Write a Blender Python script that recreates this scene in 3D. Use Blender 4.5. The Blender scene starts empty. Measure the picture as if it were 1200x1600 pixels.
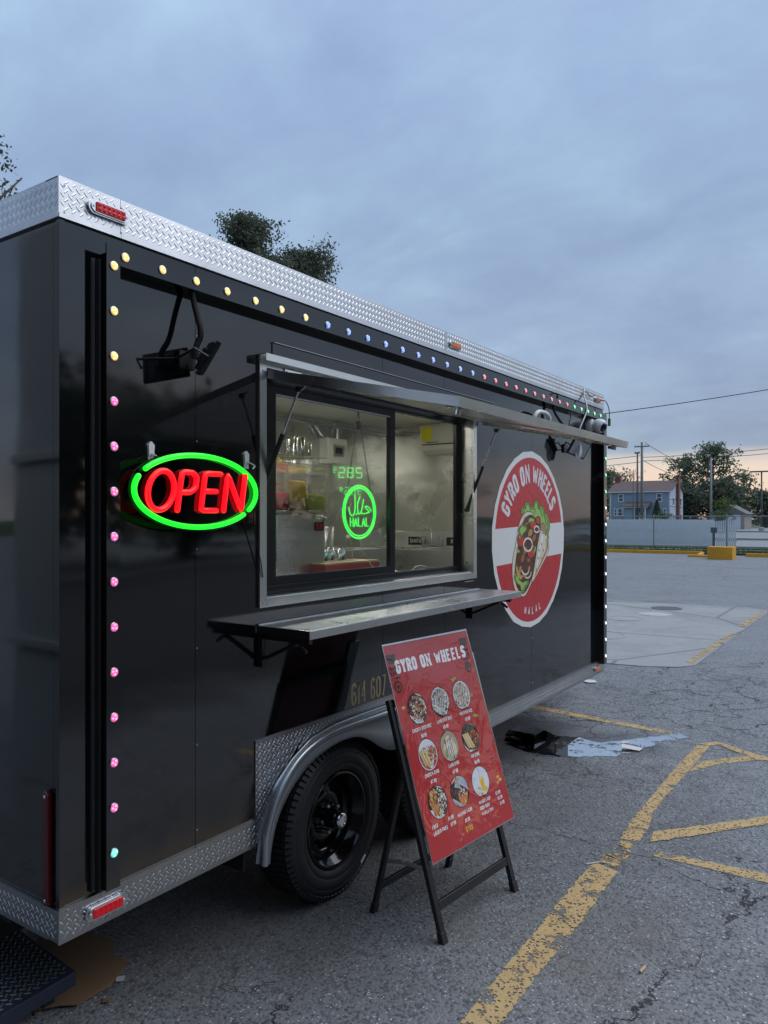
import bpy, math, random
from mathutils import Vector, Matrix
random.seed(7)
R_ = math.radians
SC = bpy.context.scene
COL = SC.collection
PI = math.pi

# ------------------------------------------------------------------ camera, world, sun, exposure
YAW = R_(34.5)
CAM = (-1.3114, -2.0643, 1.66)
cd = bpy.data.cameras.new('camera'); cam = bpy.data.objects.new('camera', cd); COL.objects.link(cam)
cd.sensor_fit = 'VERTICAL'; cd.sensor_height = 36.0; cd.lens = 1190 / 1600 * 36.0
cd.shift_y = 9 / 1600; cd.clip_start = 0.05; cd.clip_end = 3000
cam.location = CAM; cam.rotation_euler = (PI / 2, 0, YAW - PI / 2)
SC.camera = cam

W = bpy.data.worlds.new('World'); SC.world = W; W.use_nodes = True
wt = W.node_tree; wt.nodes.clear()
def wn(t, **k):
    n = wt.nodes.new(t)
    for a, b in k.items(): setattr(n, a, b)
    return n
def wl(a, b): wt.links.new(a, b)
SUN_EL, SUN_AZ = R_(52), R_(-50)         # overcast: the brightest part of the cloud deck stands for the sun
sky = wn('ShaderNodeTexSky', sky_type='NISHITA', sun_disc=False)
sky.sun_elevation = R_(4); sky.sun_rotation = PI / 2 - SUN_AZ
skm = wn('ShaderNodeVectorMath', operation='SCALE'); skm.inputs['Scale'].default_value = 0.10
wl(sky.outputs[0], skm.inputs[0])
tc = wn('ShaderNodeTexCoord'); sp = wn('ShaderNodeSeparateXYZ'); wl(tc.outputs['Generated'], sp.inputs[0])
def wmath(op, a, b=None, clamp=False):
    n = wn('ShaderNodeMath', operation=op, use_clamp=clamp)
    for i, v in enumerate((a, b)):
        if v is None: continue
        if isinstance(v, (int, float)): n.inputs[i].default_value = v
        else: wl(v, n.inputs[i])
    return n.outputs[0]
zc = wmath('MAXIMUM', sp.outputs[2], 0.0)
den = wmath('ADD', zc, 0.34)
cx_ = wmath('DIVIDE', sp.outputs[0], den); cy_ = wmath('DIVIDE', sp.outputs[1], den)
cmb = wn('ShaderNodeCombineXYZ'); wl(cx_, cmb.inputs[0]); wl(cy_, cmb.inputs[1])
def wnoise(scale, detail, rough, dist=0.0, vec=None, off=(0, 0, 0), sc=(1, 1, 1)):
    mp = wn('ShaderNodeMapping'); mp.inputs['Location'].default_value = off; mp.inputs['Scale'].default_value = sc
    wl(vec or cmb.outputs[0], mp.inputs[0])
    n = wn('ShaderNodeTexNoise'); n.inputs['Scale'].default_value = scale; n.inputs['Detail'].default_value = detail
    n.inputs['Roughness'].default_value = rough; n.inputs['Distortion'].default_value = dist
    wl(mp.outputs[0], n.inputs['Vector']); return n.outputs['Fac']
def wramp(fac, stops, mode='EASE'):
    r = wn('ShaderNodeValToRGB'); r.color_ramp.interpolation = mode
    el = r.color_ramp.elements
    while len(el) < len(stops): el.new(0.5)
    for e, (p, c) in zip(el, stops): e.position = p; e.color = (*c, 1)
    wl(fac, r.inputs[0]); return r.outputs[0]
# clear dusk colour by elevation (z of the direction), wobbled a little so bands are not ruler-straight
wob = wnoise(1.1, 3, .5, off=(3, 1, 0)); wz = wmath('ADD', sp.outputs[2], wmath('MULTIPLY', wmath('SUBTRACT', wob, .5), .035))
blue = wramp(wz, [(0.0, (.33, .37, .44)), (.07, (.265, .35, .46)), (.20, (.260, .355, .510)), (.34, (.262, .372, .540)), (.50, (.290, .415, .610)), (.62, (.31, .43, .63)), (1.0, (.40, .52, .70))], 'LINEAR')
n1 = wnoise(1.9, 7, .52, .2, off=(1.7, 4.2, 0)); n2 = wnoise(5.2, 9, .60, .35, off=(9.1, 2.2, 0), sc=(1, .6, 1))
cl = wmath('ADD', wmath('MULTIPLY', n1, .62), wmath('MULTIPLY', n2, .38))
tone = wramp(cl, [(.30, (.80, .77, .82)), (.45, (1.0, .965, .99)), (.53, (1.11, 1.08, 1.06)), (.60, (1.24, 1.22, 1.15)), (.70, (1.45, 1.46, 1.36))], 'LINEAR')
mul = wn('ShaderNodeMix', data_type='RGBA', blend_type='MULTIPLY'); mul.inputs[0].default_value = 1.0
mul.clamp_result = False
wl(blue, mul.inputs[6]); wl(tone, mul.inputs[7])
# peach light low over the horizon, broken by thin grey streaks
sxy = wn('ShaderNodeMapping'); wl(tc.outputs['Generated'], sxy.inputs[0]); sxy.inputs['Scale'].default_value = (2.0, 2.0, 26.0)
nst = wn('ShaderNodeTexNoise'); nst.inputs['Scale'].default_value = 1.6; nst.inputs['Detail'].default_value = 5; wl(sxy.outputs[0], nst.inputs['Vector'])
band = wramp(wmath('ADD', wz, wmath('MULTIPLY', wmath('SUBTRACT', nst.outputs['Fac'], .5), .022)),
             [(0.0, (.9, .9, .9)), (.058, (.95, .95, .95)), (.074, (.65, .65, .65)), (.088, (0, 0, 0))], 'EASE')
az = wmath('ADD', wmath('MULTIPLY', sp.outputs[0], .940), wmath('MULTIPLY', sp.outputs[1], .342))   # sunset lies 20 degrees left of the trailer's axis
azf = wramp(az, [(.40, (.10, .10, .10)), (.80, (.30, .30, .30)), (.96, (1, 1, 1))])
bf = wmath('MULTIPLY', band, azf)
peach = wramp(wz, [(0.0, (.74, .52, .40)), (.035, (.82, .61, .47)), (.07, (.74, .62, .52))], 'LINEAR')
mx = wn('ShaderNodeMix', data_type='RGBA'); wl(bf, mx.inputs[0]); wl(mul.outputs[2], mx.inputs[6]); wl(peach, mx.inputs[7])
mx2 = wn('ShaderNodeMix', data_type='RGBA'); mx2.inputs[0].default_value = 0.92   # cloud cover over the clear sky
wl(skm.outputs[0], mx2.inputs[6]); wl(mx.outputs[2], mx2.inputs[7])
bg = wn('ShaderNodeBackground'); bg.inputs[1].default_value = 1.0; wl(mx2.outputs[2], bg.inputs[0])
wo = wn('ShaderNodeOutputWorld'); wl(bg.outputs[0], wo.inputs[0])

sd = bpy.data.lights.new('sun', 'SUN'); sd.energy = 1.5; sd.angle = R_(60); sd.color = (1, .975, .965)
so = bpy.data.objects.new('sun', sd); COL.objects.link(so)
so.rotation_euler = (PI / 2 - SUN_EL, 0, SUN_AZ - PI / 2 + PI); so.location = (30, -20, 20)
SC.view_settings.view_transform = 'Standard'; SC.view_settings.look = 'None'
SC.view_settings.gamma = 1; SC.view_settings.exposure = 0.32; SC.view_settings.use_curve_mapping = False

# ------------------------------------------------------------------ material helpers
def s2l(c): return tuple(((x / 255) / 12.92 if x / 255 <= .04045 else ((x / 255 + .055) / 1.055) ** 2.4) for x in c)
class NT:
    def __init__(s, name):
        s.m = bpy.data.materials.new(name); s.m.use_nodes = True; s.t = s.m.node_tree
        s.b = s.t.nodes['Principled BSDF']; s.o = s.t.nodes['Material Output']; s._c = None
    def n(s, t, **k):
        n = s.t.nodes.new(t)
        for a, b in k.items(): setattr(n, a, b)
        return n
    def l(s, a, b): s.t.links.new(a, b)
    def set(s, **k):
        names = dict(col='Base Color', rough='Roughness', metal='Metallic', ior='IOR', coat='Coat Weight', crough='Coat Roughness', spec='Specular IOR Level', trans='Transmission Weight', em='Emission Color', es='Emission Strength', alpha='Alpha')
        for a, v in k.items():
            i = s.b.inputs[names[a]]
            if isinstance(v, bpy.types.NodeSocket): s.l(v, i)
            elif isinstance(v, tuple): i.default_value = (*v, 1) if len(v) == 3 else v
            else: i.default_value = v
        return s
    def coord(s, which='Object'):
        if s._c is None: s._c = s.n('ShaderNodeTexCoord')
        return s._c.outputs[which]
    def geo(s): return s.n('ShaderNodeNewGeometry').outputs['Position']
    def map(s, v, sc=(1, 1, 1), loc=(0, 0, 0), rot=(0, 0, 0)):
        m = s.n('ShaderNodeMapping'); m.inputs['Scale'].default_value = sc; m.inputs['Location'].default_value = loc; m.inputs['Rotation'].default_value = rot
        s.l(v, m.inputs[0]); return m.outputs[0]
    def noise(s, scale, detail=3, rough=.5, dist=0, v=None, out='Fac'):
        n = s.n('ShaderNodeTexNoise'); n.inputs['Scale'].default_value = scale; n.inputs['Detail'].default_value = detail
        n.inputs['Roughness'].default_value = rough; n.inputs['Distortion'].default_value = dist
        s.l(v if v is not None else s.coord(), n.inputs['Vector']); return n.outputs[out]
    def vor(s, scale, feature='F1', v=None, out='Distance', rnd=1):
        n = s.n('ShaderNodeTexVoronoi', feature=feature); n.inputs['Scale'].default_value = scale; n.inputs['Randomness'].default_value = rnd
        s.l(v if v is not None else s.coord(), n.inputs['Vector']); return n.outputs[out]
    def math(s, op, a, b=0.0, c=None, clamp=False):
        n = s.n('ShaderNodeMath', operation=op, use_clamp=clamp)
        for i, v in enumerate((a, b, c)):
            if v is None: continue
            if isinstance(v, (int, float)): n.inputs[i].default_value = v
            else: s.l(v, n.inputs[i])
        return n.outputs[0]
    def ramp(s, f, stops, mode='LINEAR'):
        r = s.n('ShaderNodeValToRGB'); r.color_ramp.interpolation = mode; el = r.color_ramp.elements
        while len(el) < len(stops): el.new(.5)
        for e, (p, c) in zip(el, stops):
            e.position = p; e.color = (*c, 1) if isinstance(c, tuple) else (c, c, c, 1)
        s.l(f, r.inputs[0]); return r.outputs[0]
    def mix(s, f, a, b, mode='MIX'):
        m = s.n('ShaderNodeMix', data_type='RGBA', blend_type=mode)
        for i, v in ((0, f), (6, a), (7, b)):
            if isinstance(v, (int, float)): m.inputs[i].default_value = v
            elif isinstance(v, tuple): m.inputs[i].default_value = (*v, 1)
            else: s.l(v, m.inputs[i])
        return m.outputs[2]
    def bump(s, h, strength=.3, dist=.01, prev=None):
        b = s.n('ShaderNodeBump'); b.inputs['Strength'].default_value = strength; b.inputs['Distance'].default_value = dist
        s.l(h, b.inputs['Height'])
        if prev is not None: s.l(prev, b.inputs['Normal'])
        s.l(b.outputs[0], s.b.inputs['Normal']); return b.outputs[0]

def simple(name, col, rough=.5, metal=0, var=.12, nscale=8, bump=0, bscale=60, bdist=.002, **k):
    m = NT(name)
    c = m.mix(m.noise(nscale, 4, .6), tuple(x * (1 - var) for x in col), tuple(min(1, x * (1 + var)) for x in col))
    m.set(col=c, metal=metal, **k)
    r = m.math('MULTIPLY_ADD', m.noise(nscale * 2.3, 4, .6), .22 * rough, rough * .9); m.set(rough=r)
    if bump: m.bump(m.noise(bscale, 3, .6), bump, bdist)
    return m.m

M = {}
# glossy black trailer skin: dark paint, faint oil-canning, a little dust near the ground
def mk_gloss():
    m = NT('gloss_black_panel')
    g = m.geo(); sep = m.n('ShaderNodeSeparateXYZ'); m.l(g, sep.inputs[0])
    low = m.ramp(sep.outputs[2], [(.48, 1.0), (.75, 0.0)])
    dust = m.math('MULTIPLY', low, m.ramp(m.noise(5, 5, .65), [(.42, 0.0), (.75, .55)]))
    m.set(col=m.mix(dust, (.0025, .003, .004), (.050, .040, .030)), ior=1.78)
    sm = m.ramp(m.noise(2.2, 5, .65, v=m.map(g, (1, 1, 2.0))), [(.40, .040), (.8, .12)])
    m.set(rough=m.math('ADD', sm, m.math('MULTIPLY', dust, .4)), coat=0.0)
    h = m.noise(1.15, 1.5, .4, .3, v=m.map(g, (1.0, 1, .8)))
    m.bump(h, .30, .030)
    return m.m
M['gloss'] = mk_gloss()
def mk_alu(name, base, r0, r1, dirt=.35):
    m = NT(name); g = m.geo()
    n = m.noise(3.2, 6, .65, v=g); f = m.noise(40, 3, .6, v=g)
    c = m.mix(m.ramp(n, [(.35, 0.0), (.7, dirt)]), base, tuple(x * .55 for x in base))
    c = m.mix(m.ramp(f, [(.55, 0.0), (.75, .25)]), c, tuple(x * .7 for x in base))
    m.set(col=c, metal=1.0, rough=m.math('ADD', m.ramp(n, [(.3, r0), (.75, r1)]), m.math('MULTIPLY', f, .08)))
    m.bump(m.noise(9, 4, .5, v=g), .25, .004)
    return m.m
M['diamond'] = mk_alu('diamond_plate_aluminium', (.66, .68, .71), .26, .42)
M['diamond_low'] = mk_alu('dirty_diamond_plate_aluminium', (.42, .43, .44), .24, .42, .5)
M['tread'] = mk_alu('raised_tread_aluminium', (.68, .70, .73), .28, .42, .25)
def mk_steel(name, base, r0=.16, r1=.34, wave=.35, sc=(1, 1, 30)):
    m = NT(name); g = m.geo()
    br = m.noise(14, 4, .7, v=m.map(g, sc)); n = m.noise(2.5, 5, .6, v=g)
    m.set(col=m.mix(m.ramp(n, [(.35, 0.0), (.7, .35)]), base, tuple(x * .7 for x in base)), metal=1.0,
          rough=m.math('ADD', m.ramp(n, [(.3, r0), (.75, r1)]), m.math('MULTIPLY', br, .06)))
    b = m.bump(br, .05, .001); m.bump(m.noise(2.4, 2, .5, .6, v=g), wave, .03, b)
    return m.m
M['steel'] = mk_steel('brushed_stainless_steel', (.74, .75, .74), .20, .36, .22)
M['steel_in'] = mk_steel('wavy_stainless_wall', (.66, .66, .62), .20, .34, .55)
M['chrome'] = simple('chrome', (.82, .83, .85), .08, 1, .03)
M['bezel'] = simple('brushed_bezel_metal', (.55, .57, .60), .28, 1, .08)
M['fender'] = simple('galvanised_fender', (.36, .40, .43), .33, .85, .16, 5, .15, 30, .003)
M['blacktrim'] = simple('black_aluminium_trim', (.010, .011, .014), .22, 0, .2)
M['blackmatte'] = simple('matte_black', (.012, .012, .013), .6, 0, .3, 8, .2)
M['blackmetal'] = simple('powder_coated_black_metal', (.012, .012, .015), .38, 0, .25, 20, .2, 220, .0006)
M['under'] = simple('underbody_black', (.008, .008, .008), .8, 0, .4)
M['white'] = simple('white_plastic', (.74, .75, .74), .35, 0, .05)
M['offwhite'] = simple('offwhite_plastic', (.62, .62, .54), .4, 0, .05)
M['seam'] = simple('seam_black', (.001, .001, .001), .9, 0, .2)
def mk_tyre():
    m = NT('tyre_rubber'); g = m.coord()
    n = m.noise(14, 5, .65); m.set(col=m.mix(n, (.007, .008, .010), (.016, .017, .020)), rough=m.ramp(n, [(.3, .48), (.7, .7)]))
    m.bump(m.noise(90, 3, .6), .2, .0015); return m.m
M['tyre'] = mk_tyre()
M['rim'] = simple('gloss_black_steel_rim', (.006, .006, .007), .12, 0, .2)
def emis(name, col, s, base=None, rough=.3):
    m = NT(name); m.set(col=base or col, rough=rough, em=col, es=s); return m.m
M['neon_red'] = emis('red_neon_tube', (1, .004, .012), 1.15, (.3, .01, .01))
M['neon_green'] = emis('green_neon_tube', (.012, 1, .03), 1.0, (.02, .3, .03))
M['neon_halal'] = emis('pale_green_neon_tube', (.05, 1, .09), 1.0, (.05, .3, .05))
M['lamp_in'] = emis('ceiling_lamp_diffuser', (1, .985, .90), 30.0)
def led(name, c):
    M['led_' + name] = emis('led_lens_' + name, c, .62, tuple(.3 + .5 * x for x in c), .15)
    M['dot_' + name] = emis('led_dot_' + name, tuple(.22 + .78 * x for x in c), 1.7)
led('yellow', (1, .62, .10)); led('pink', (1, .06, .36)); led('teal', (.10, .85, .62)); led('blue', (.07, .22, 1))
led('red', (1, .05, .05)); led('green', (.05, 1, .18)); led('white', (.9, .92, 1))
def mk_glass(name, col=(1, 1, 1), rough=.0, fac=1.05):
    # thin pane: mostly clear, mirror reflection by angle
    m = NT(name); t = m.t
    tr = m.n('ShaderNodeBsdfTransparent'); tr.inputs[0].default_value = (*col, 1)
    gl = m.n('ShaderNodeBsdfGlossy'); gl.inputs['Roughness'].default_value = rough; gl.inputs['Color'].default_value = (1, 1, 1, 1)
    fr = m.n('ShaderNodeFresnel'); fr.inputs['IOR'].default_value = 1.52
    f = m.math('MULTIPLY', fr.outputs[0], fac, clamp=True)
    mx = m.n('ShaderNodeMixShader'); m.l(f, mx.inputs[0]); m.l(tr.outputs[0], mx.inputs[1]); m.l(gl.outputs[0], mx.inputs[2]); m.l(mx.outputs[0], m.o.inputs[0])
    return m.m
M['glass'] = mk_glass('window_glass', (.90, .93, .90))
M['clearplastic'] = mk_glass('clear_plastic', (.95, .96, .95), .05, .6)
M['acrylic'] = mk_glass('smoky_acrylic', (.30, .31, .32), .08, .18)
M['red_lens'] = emis('red_lens', (1, .02, .03), .10, (.42, .008, .014), .18)
M['amber_lens'] = emis('amber_lens', (1, .25, .02), .12, (.60, .16, .03), .18)
M['dark_red_lens'] = simple('dark_red_lens', (.07, .003, .006), .2, 0, .4, 60)
M['gold'] = simple('gold_vinyl', (.58, .46, .22), .35, 0, .12, 40)
M['lampglass'] = simple('dark_lamp_glass', (.10, .11, .12), .2, .3, .1)
M['greenplug'] = simple('green_plug', (.05, .30, .10), .4, 0, .1)
M['board'] = simple('black_sign_plate', (.01, .01, .01), .3, 0, .1)
M['silver_letter'] = simple('silver_letter', (.55, .55, .52), .4, 0, .05)
M['liquid_red'] = simple('red_drink', (.55, .05, .09), .15, 0, .08)
M['liquid_yellow'] = simple('mango_drink', (.75, .50, .08), .15, 0, .08)
M['liquid_green'] = simple('lime_drink', (.48, .55, .10), .15, 0, .08)
M['redbox'] = simple('red_painted_box', (.42, .035, .04), .35, 0, .1)
M['wood'] = simple('pale_wood_board', (.50, .36, .20), .5, 0, .2, 12)
M['sticker_yellow'] = simple('yellow_label', (.75, .68, .02), .5, 0, .1, 90)
M['cardboard'] = simple('cardboard', (.17, .105, .055), .85, 0, .18, 7, .3, 40, .004)
M['paper'] = simple('white_paper', (.62, .62, .62), .8, 0, .1)
def mk_print(name, rough=.3, coat=.0, wrinkle=0.0, wscale=6, facing=None):
    m = NT(name); a = m.n('ShaderNodeVertexColor'); a.layer_name = 'Col'
    m.set(col=a.outputs[0], rough=rough, coat=coat, crough=.03)
    if wrinkle:
        g = m.geo(); w1 = m.noise(wscale, 4, .55, 1.2, v=g)
        w2 = m.math('POWER', m.math('SUBTRACT', 1.0, m.math('ABSOLUTE', m.math('MULTIPLY_ADD', m.noise(wscale * .8, 3, .5, 2.0, v=g), 2, -1.0))), 18)
        h = m.math('ADD', w1, m.math('MULTIPLY', w2, .6)); m.bump(h, wrinkle, .02)
        m.l(m.t.nodes['Bump'].outputs[0], m.b.inputs['Coat Normal'])
    return m.m
M['print'] = mk_print('vinyl_print', .35, 0, .10, 7)
M['poster'] = mk_print('laminated_poster_print', .30, 1.0, .055, 4)
M['flat_print'] = mk_print('flat_print', .4)

# ------------------------------------------------------------------ mesh helpers
class MB:
    def __init__(s): s.v = []; s.f = []; s.c = []; s.mi = []; s.col = (1, 1, 1); s.m = 0; s.layer = 0
    def add(s, vs, fs):
        o = len(s.v); s.v += [tuple(p) for p in vs]
        for f in fs: s.f.append([o + i for i in f]); s.c.append(s.col); s.mi.append(s.m)
        return s
    def box(s, x0, y0, z0, x1, y1, z1):
        x0, x1 = min(x0, x1), max(x0, x1); y0, y1 = min(y0, y1), max(y0, y1); z0, z1 = min(z0, z1), max(z0, z1)
        return s.add([(x0, y0, z0), (x1, y0, z0), (x1, y1, z0), (x0, y1, z0), (x0, y0, z1), (x1, y0, z1), (x1, y1, z1), (x0, y1, z1)],
                     [(0, 3, 2, 1), (4, 5, 6, 7), (0, 1, 5, 4), (1, 2, 6, 5), (2, 3, 7, 6), (3, 0, 4, 7)])
    def bar(s, a, b, w, t, up=(0, 0, 1)):      # rectangular bar from a to b
        a = Vector(a); b = Vector(b); d = (b - a).normalized(); u = Vector(up)
        x = d.cross(u)
        if x.length < 1e-4: x = d.cross(Vector((1, 0, 0)))
        x.normalize(); y = x.cross(d).normalized(); x *= w / 2; y *= t / 2
        vs = [a - x - y, a + x - y, a + x + y, a - x + y, b - x - y, b + x - y, b + x + y, b - x + y]
        return s.add(vs, [(0, 3, 2, 1), (4, 5, 6, 7), (0, 1, 5, 4), (1, 2, 6, 5), (2, 3, 7, 6), (3, 0, 4, 7)])
    def tube(s, pts, r, n=8, caps=True, round_=False):
        P = [Vector(p) for p in pts]; k = len(P)
        rs = list(r) if isinstance(r, (list, tuple)) else [r] * k
        if round_:
            d0 = (P[0] - P[1]).normalized(); d1 = (P[-1] - P[-2]).normalized()
            P = [P[0] + d0 * rs[0] * .9, P[0] + d0 * rs[0] * .6] + P + [P[-1] + d1 * rs[-1] * .6, P[-1] + d1 * rs[-1] * .9]
            rs = [rs[0] * .35, rs[0] * .8] + rs + [rs[-1] * .8, rs[-1] * .35]; k = len(P)
        nrm = None; rings = []
        for i in range(k):
            t = (P[min(i + 1, k - 1)] - P[max(i - 1, 0)])
            t = t.normalized() if t.length > 1e-9 else Vector((0, 0, 1))
            if nrm is None:
                nrm = t.orthogonal().normalized()
            nrm = (nrm - t * nrm.dot(t))
            nrm = nrm.normalized() if nrm.length > 1e-6 else t.orthogonal().normalized()
            bi = t.cross(nrm)
            rings.append([P[i] + (nrm * math.cos(2 * PI * j / n) + bi * math.sin(2 * PI * j / n)) * rs[i] for j in range(n)])
        vs = [p for rg in rings for p in rg]; fs = []
        for i in range(k - 1):
            for j in range(n):
                j2 = (j + 1) % n; fs.append((i * n + j, i * n + j2, (i + 1) * n + j2, (i + 1) * n + j))
        if caps: fs.append(tuple(range(n - 1, -1, -1))); fs.append(tuple((k - 1) * n + j for j in range(n)))
        return s.add(vs, fs)
    def lathe(s, prof, o=(0, 0, 0), ax=(0, 0, 1), n=24, close=True):   # prof [(radius, height)]
        ax = Vector(ax).normalized(); u = ax.orthogonal().normalized(); w = ax.cross(u); o = Vector(o)
        vs = []; fs = []
        for (r, h) in prof:
            for j in range(n):
                a = 2 * PI * j / n; vs.append(o + ax * h + (u * math.cos(a) + w * math.sin(a)) * r)
        for i in range(len(prof) - 1):
            for j in range(n):
                j2 = (j + 1) % n; fs.append((i * n + j, i * n + j2, (i + 1) * n + j2, (i + 1) * n + j))
        if close: fs.append(tuple(range(n - 1, -1, -1))); fs.append(tuple((len(prof) - 1) * n + j for j in range(n)))
        return s.add(vs, fs)
    def prism(s, pts, d):          # polygon (3D points) extruded by vector d
        P = [Vector(p) for p in pts]; d = Vector(d); k = len(P)
        return s.add(P + [p + d for p in P], [tuple(range(k - 1, -1, -1)), tuple(range(k, 2 * k))] + [(i, (i + 1) % k, k + (i + 1) % k, k + i) for i in range(k)])
    def poly(s, pts): return s.add(pts, [tuple(range(len(pts)))])
    def done(s, name, mat, parent=None, smooth=False, bevel=0, seg=2, kind=None, label=None, angle=None):
        me = bpy.data.meshes.new(name); me.from_pydata(s.v, [], s.f); me.update()
        mats = mat if isinstance(mat, (list, tuple)) else [mat]
        for m in mats: me.materials.append(M[m] if isinstance(m, str) else m)
        if len(mats) > 1: me.polygons.foreach_set('material_index', s.mi)
        if any(c != (1, 1, 1) for c in s.c):
            ca = me.color_attributes.new('Col', 'FLOAT_COLOR', 'CORNER'); buf = []
            for p in me.polygons: buf += [*s.c[p.index], 1.0] * p.loop_total
            ca.data.foreach_set('color', buf)
        if bevel:
            import bmesh
            bm = bmesh.new(); bm.from_mesh(me); bmesh.ops.remove_doubles(bm, verts=bm.verts, dist=1e-6)
            bmesh.ops.bevel(bm, geom=[e for e in bm.edges if e.is_manifold and e.calc_face_angle(0) > .5], offset=bevel, segments=seg, affect='EDGES', profile=.5)
            bm.to_mesh(me); bm.free()
        if smooth: me.shade_smooth()
        if angle is not None:
            try: me.shade_smooth(); me.set_sharp_from_angle(angle=R_(angle))
            except Exception: pass
        o = bpy.data.objects.new(name, me); COL.objects.link(o)
        if parent: o.parent = parent; o.matrix_parent_inverse = Matrix.Identity(4); o.location = tuple(-x for x in world_loc(parent))
        if kind: o['kind'] = kind
        if label: o['label'] = label
        return o
def world_loc(o):
    v = Vector(o.location)
    while o.parent: o = o.parent; v += Vector(o.location)
    return v
def thing(name, label, cat, loc=(0, 0, 0), group=None):
    o = bpy.data.objects.new(name, None); COL.objects.link(o); o.location = loc; o.empty_display_size = .2
    o['label'] = label; o['category'] = cat
    if group: o['group'] = group
    return o
def tag(o, label, cat, group=None):
    o['label'] = label; o['category'] = cat
    if group: o['group'] = group
    return o
def struct(o): o['kind'] = 'structure'; return o
def place(src, parent, off):      # a copy of a part at an offset from where it was built
    c = src.copy(); COL.objects.link(c); c.parent = parent; c.location = Vector(src.location) + Vector(off); return c

def arc(cx, cy, rx, ry, a0, a1, n=10): return [(cx + rx * math.cos(R_(a0 + (a1 - a0) * i / n)), cy + ry * math.sin(R_(a0 + (a1 - a0) * i / n))) for i in range(n + 1)]
O_ = arc(.5, .74, .5, .26, 0, 180, 8) + arc(.5, .26, .5, .26, 180, 360, 8) + [(1, .74)]
GL = {
 'A': [[(0, 0), (.5, 1), (1, 0)], [(.2, .33), (.8, .33)]],
 'B': [[(0, 0), (0, 1), (.65, 1), (.92, .87), (.92, .65), (.65, .52), (0, .52)], [(.65, .52), (1, .38), (1, .14), (.7, 0), (0, 0)]],
 'C': [arc(.5, .74, .5, .26, 0, 180, 8) + arc(.5, .26, .5, .26, 180, 360, 8)],
 'D': [[(0, 0), (0, 1), (.55, 1), (.9, .88), (1, .7), (1, .3), (.9, .12), (.55, 0), (0, 0)]],
 'E': [[(1, 1), (0, 1), (0, 0), (1, 0)], [(0, .52), (.85, .52)]],
 'F': [[(1, 1), (0, 1), (0, 0)], [(0, .52), (.8, .52)]],
 'G': [arc(.5, .74, .5, .26, 0, 180, 8) + arc(.5, .26, .5, .26, 180, 360, 8) + [(1, .48), (.55, .48)]],
 'H': [[(0, 0), (0, 1)], [(1, 0), (1, 1)], [(0, .52), (1, .52)]],
 'I': [[(.5, 0), (.5, 1)]],
 'K': [[(0, 0), (0, 1)], [(1, 1), (0, .42)], [(.3, .6), (1, 0)]],
 'L': [[(0, 1), (0, 0), (1, 0)]],
 'M': [[(0, 0), (0, 1), (.5, .3), (1, 1), (1, 0)]],
 'N': [[(0, 0), (0, 1), (1, 0), (1, 1)]],
 'O': [O_],
 'P': [[(0, 0), (0, 1), (.65, 1), (.95, .88), (.95, .6), (.65, .47), (0, .47)]],
 'R': [[(0, 0), (0, 1), (.65, 1), (.95, .88), (.95, .62), (.65, .5), (0, .5)], [(.55, .5), (1, 0)]],
 'S': [arc(.5, .74, .48, .26, 10, 230, 9) + [(.8, .45)] + arc(.5, .26, .5, .26, 30, -170, 8)],
 'T': [[(.5, 0), (.5, 1)], [(0, 1), (1, 1)]],
 'U': [[(0, 1)] + arc(.5, .26, .5, .26, 180, 360, 8) + [(1, 1)]],
 'V': [[(0, 1), (.5, 0), (1, 1)]],
 'W': [[(0, 1), (.25, 0), (.5, .8), (.75, 0), (1, 1)]],
 'X': [[(0, 0), (1, 1)], [(0, 1), (1, 0)]],
 'Y': [[(0, 1), (.5, .5), (1, 1)], [(.5, .5), (.5, 0)]],
 'Z': [[(0, 1), (1, 1), (0, 0), (1, 0)]],
 '0': [O_],
 '1': [[(.1, .8), (.55, 1), (.55, 0)]],
 '2': [arc(.5, .72, .48, .28, 170, -20, 8) + [(0, 0), (1, 0)]],
 '3': [arc(.48, .75, .48, .25, 150, -80, 8), arc(.48, .26, .5, .26, 85, -150, 8)],
 '4': [[(.75, 0), (.75, 1)], [(.75, 1), (0, .32), (1, .32)]],
 '5': [[(.95, 1), (.1, 1), (.05, .56)] + arc(.47, .3, .5, .3, 110, -150, 8)],
 '6': [arc(.5, .76, .5, .24, 15, 180, 7) + arc(.5, .28, .5, .28, 180, 450, 14) + [(.12, .48)]],
 '7': [[(0, 1), (1, 1), (.35, 0)]],
 '8': [arc(.5, .76, .42, .24, -90, 270, 12), arc(.5, .27, .5, .27, 90, 450, 12)],
 '9': [arc(.5, .26, .48, .26, 195, 360, 6) + arc(.5, .72, .5, .28, 0, 180, 8) + arc(.5, .68, .5, .26, 180, 350, 6)],
 '$': [arc(.5, .7, .42, .2, 10, 230, 7) + arc(.5, .28, .45, .2, 50, -170, 7), [(.5, -.1), (.5, 1.1)]],
 '.': [[(.35, .0), (.65, .0)]], '&': [O_], '-': [[(.2, .5), (.8, .5)]], "'": [[(.5, 1), (.5, .75)]],
}
WID = {'N': 1.15, 'I': .35, '.': .35, ' ': .55, 'W': 1.45, 'M': 1.25, '1': .6, "'": .3}
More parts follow.
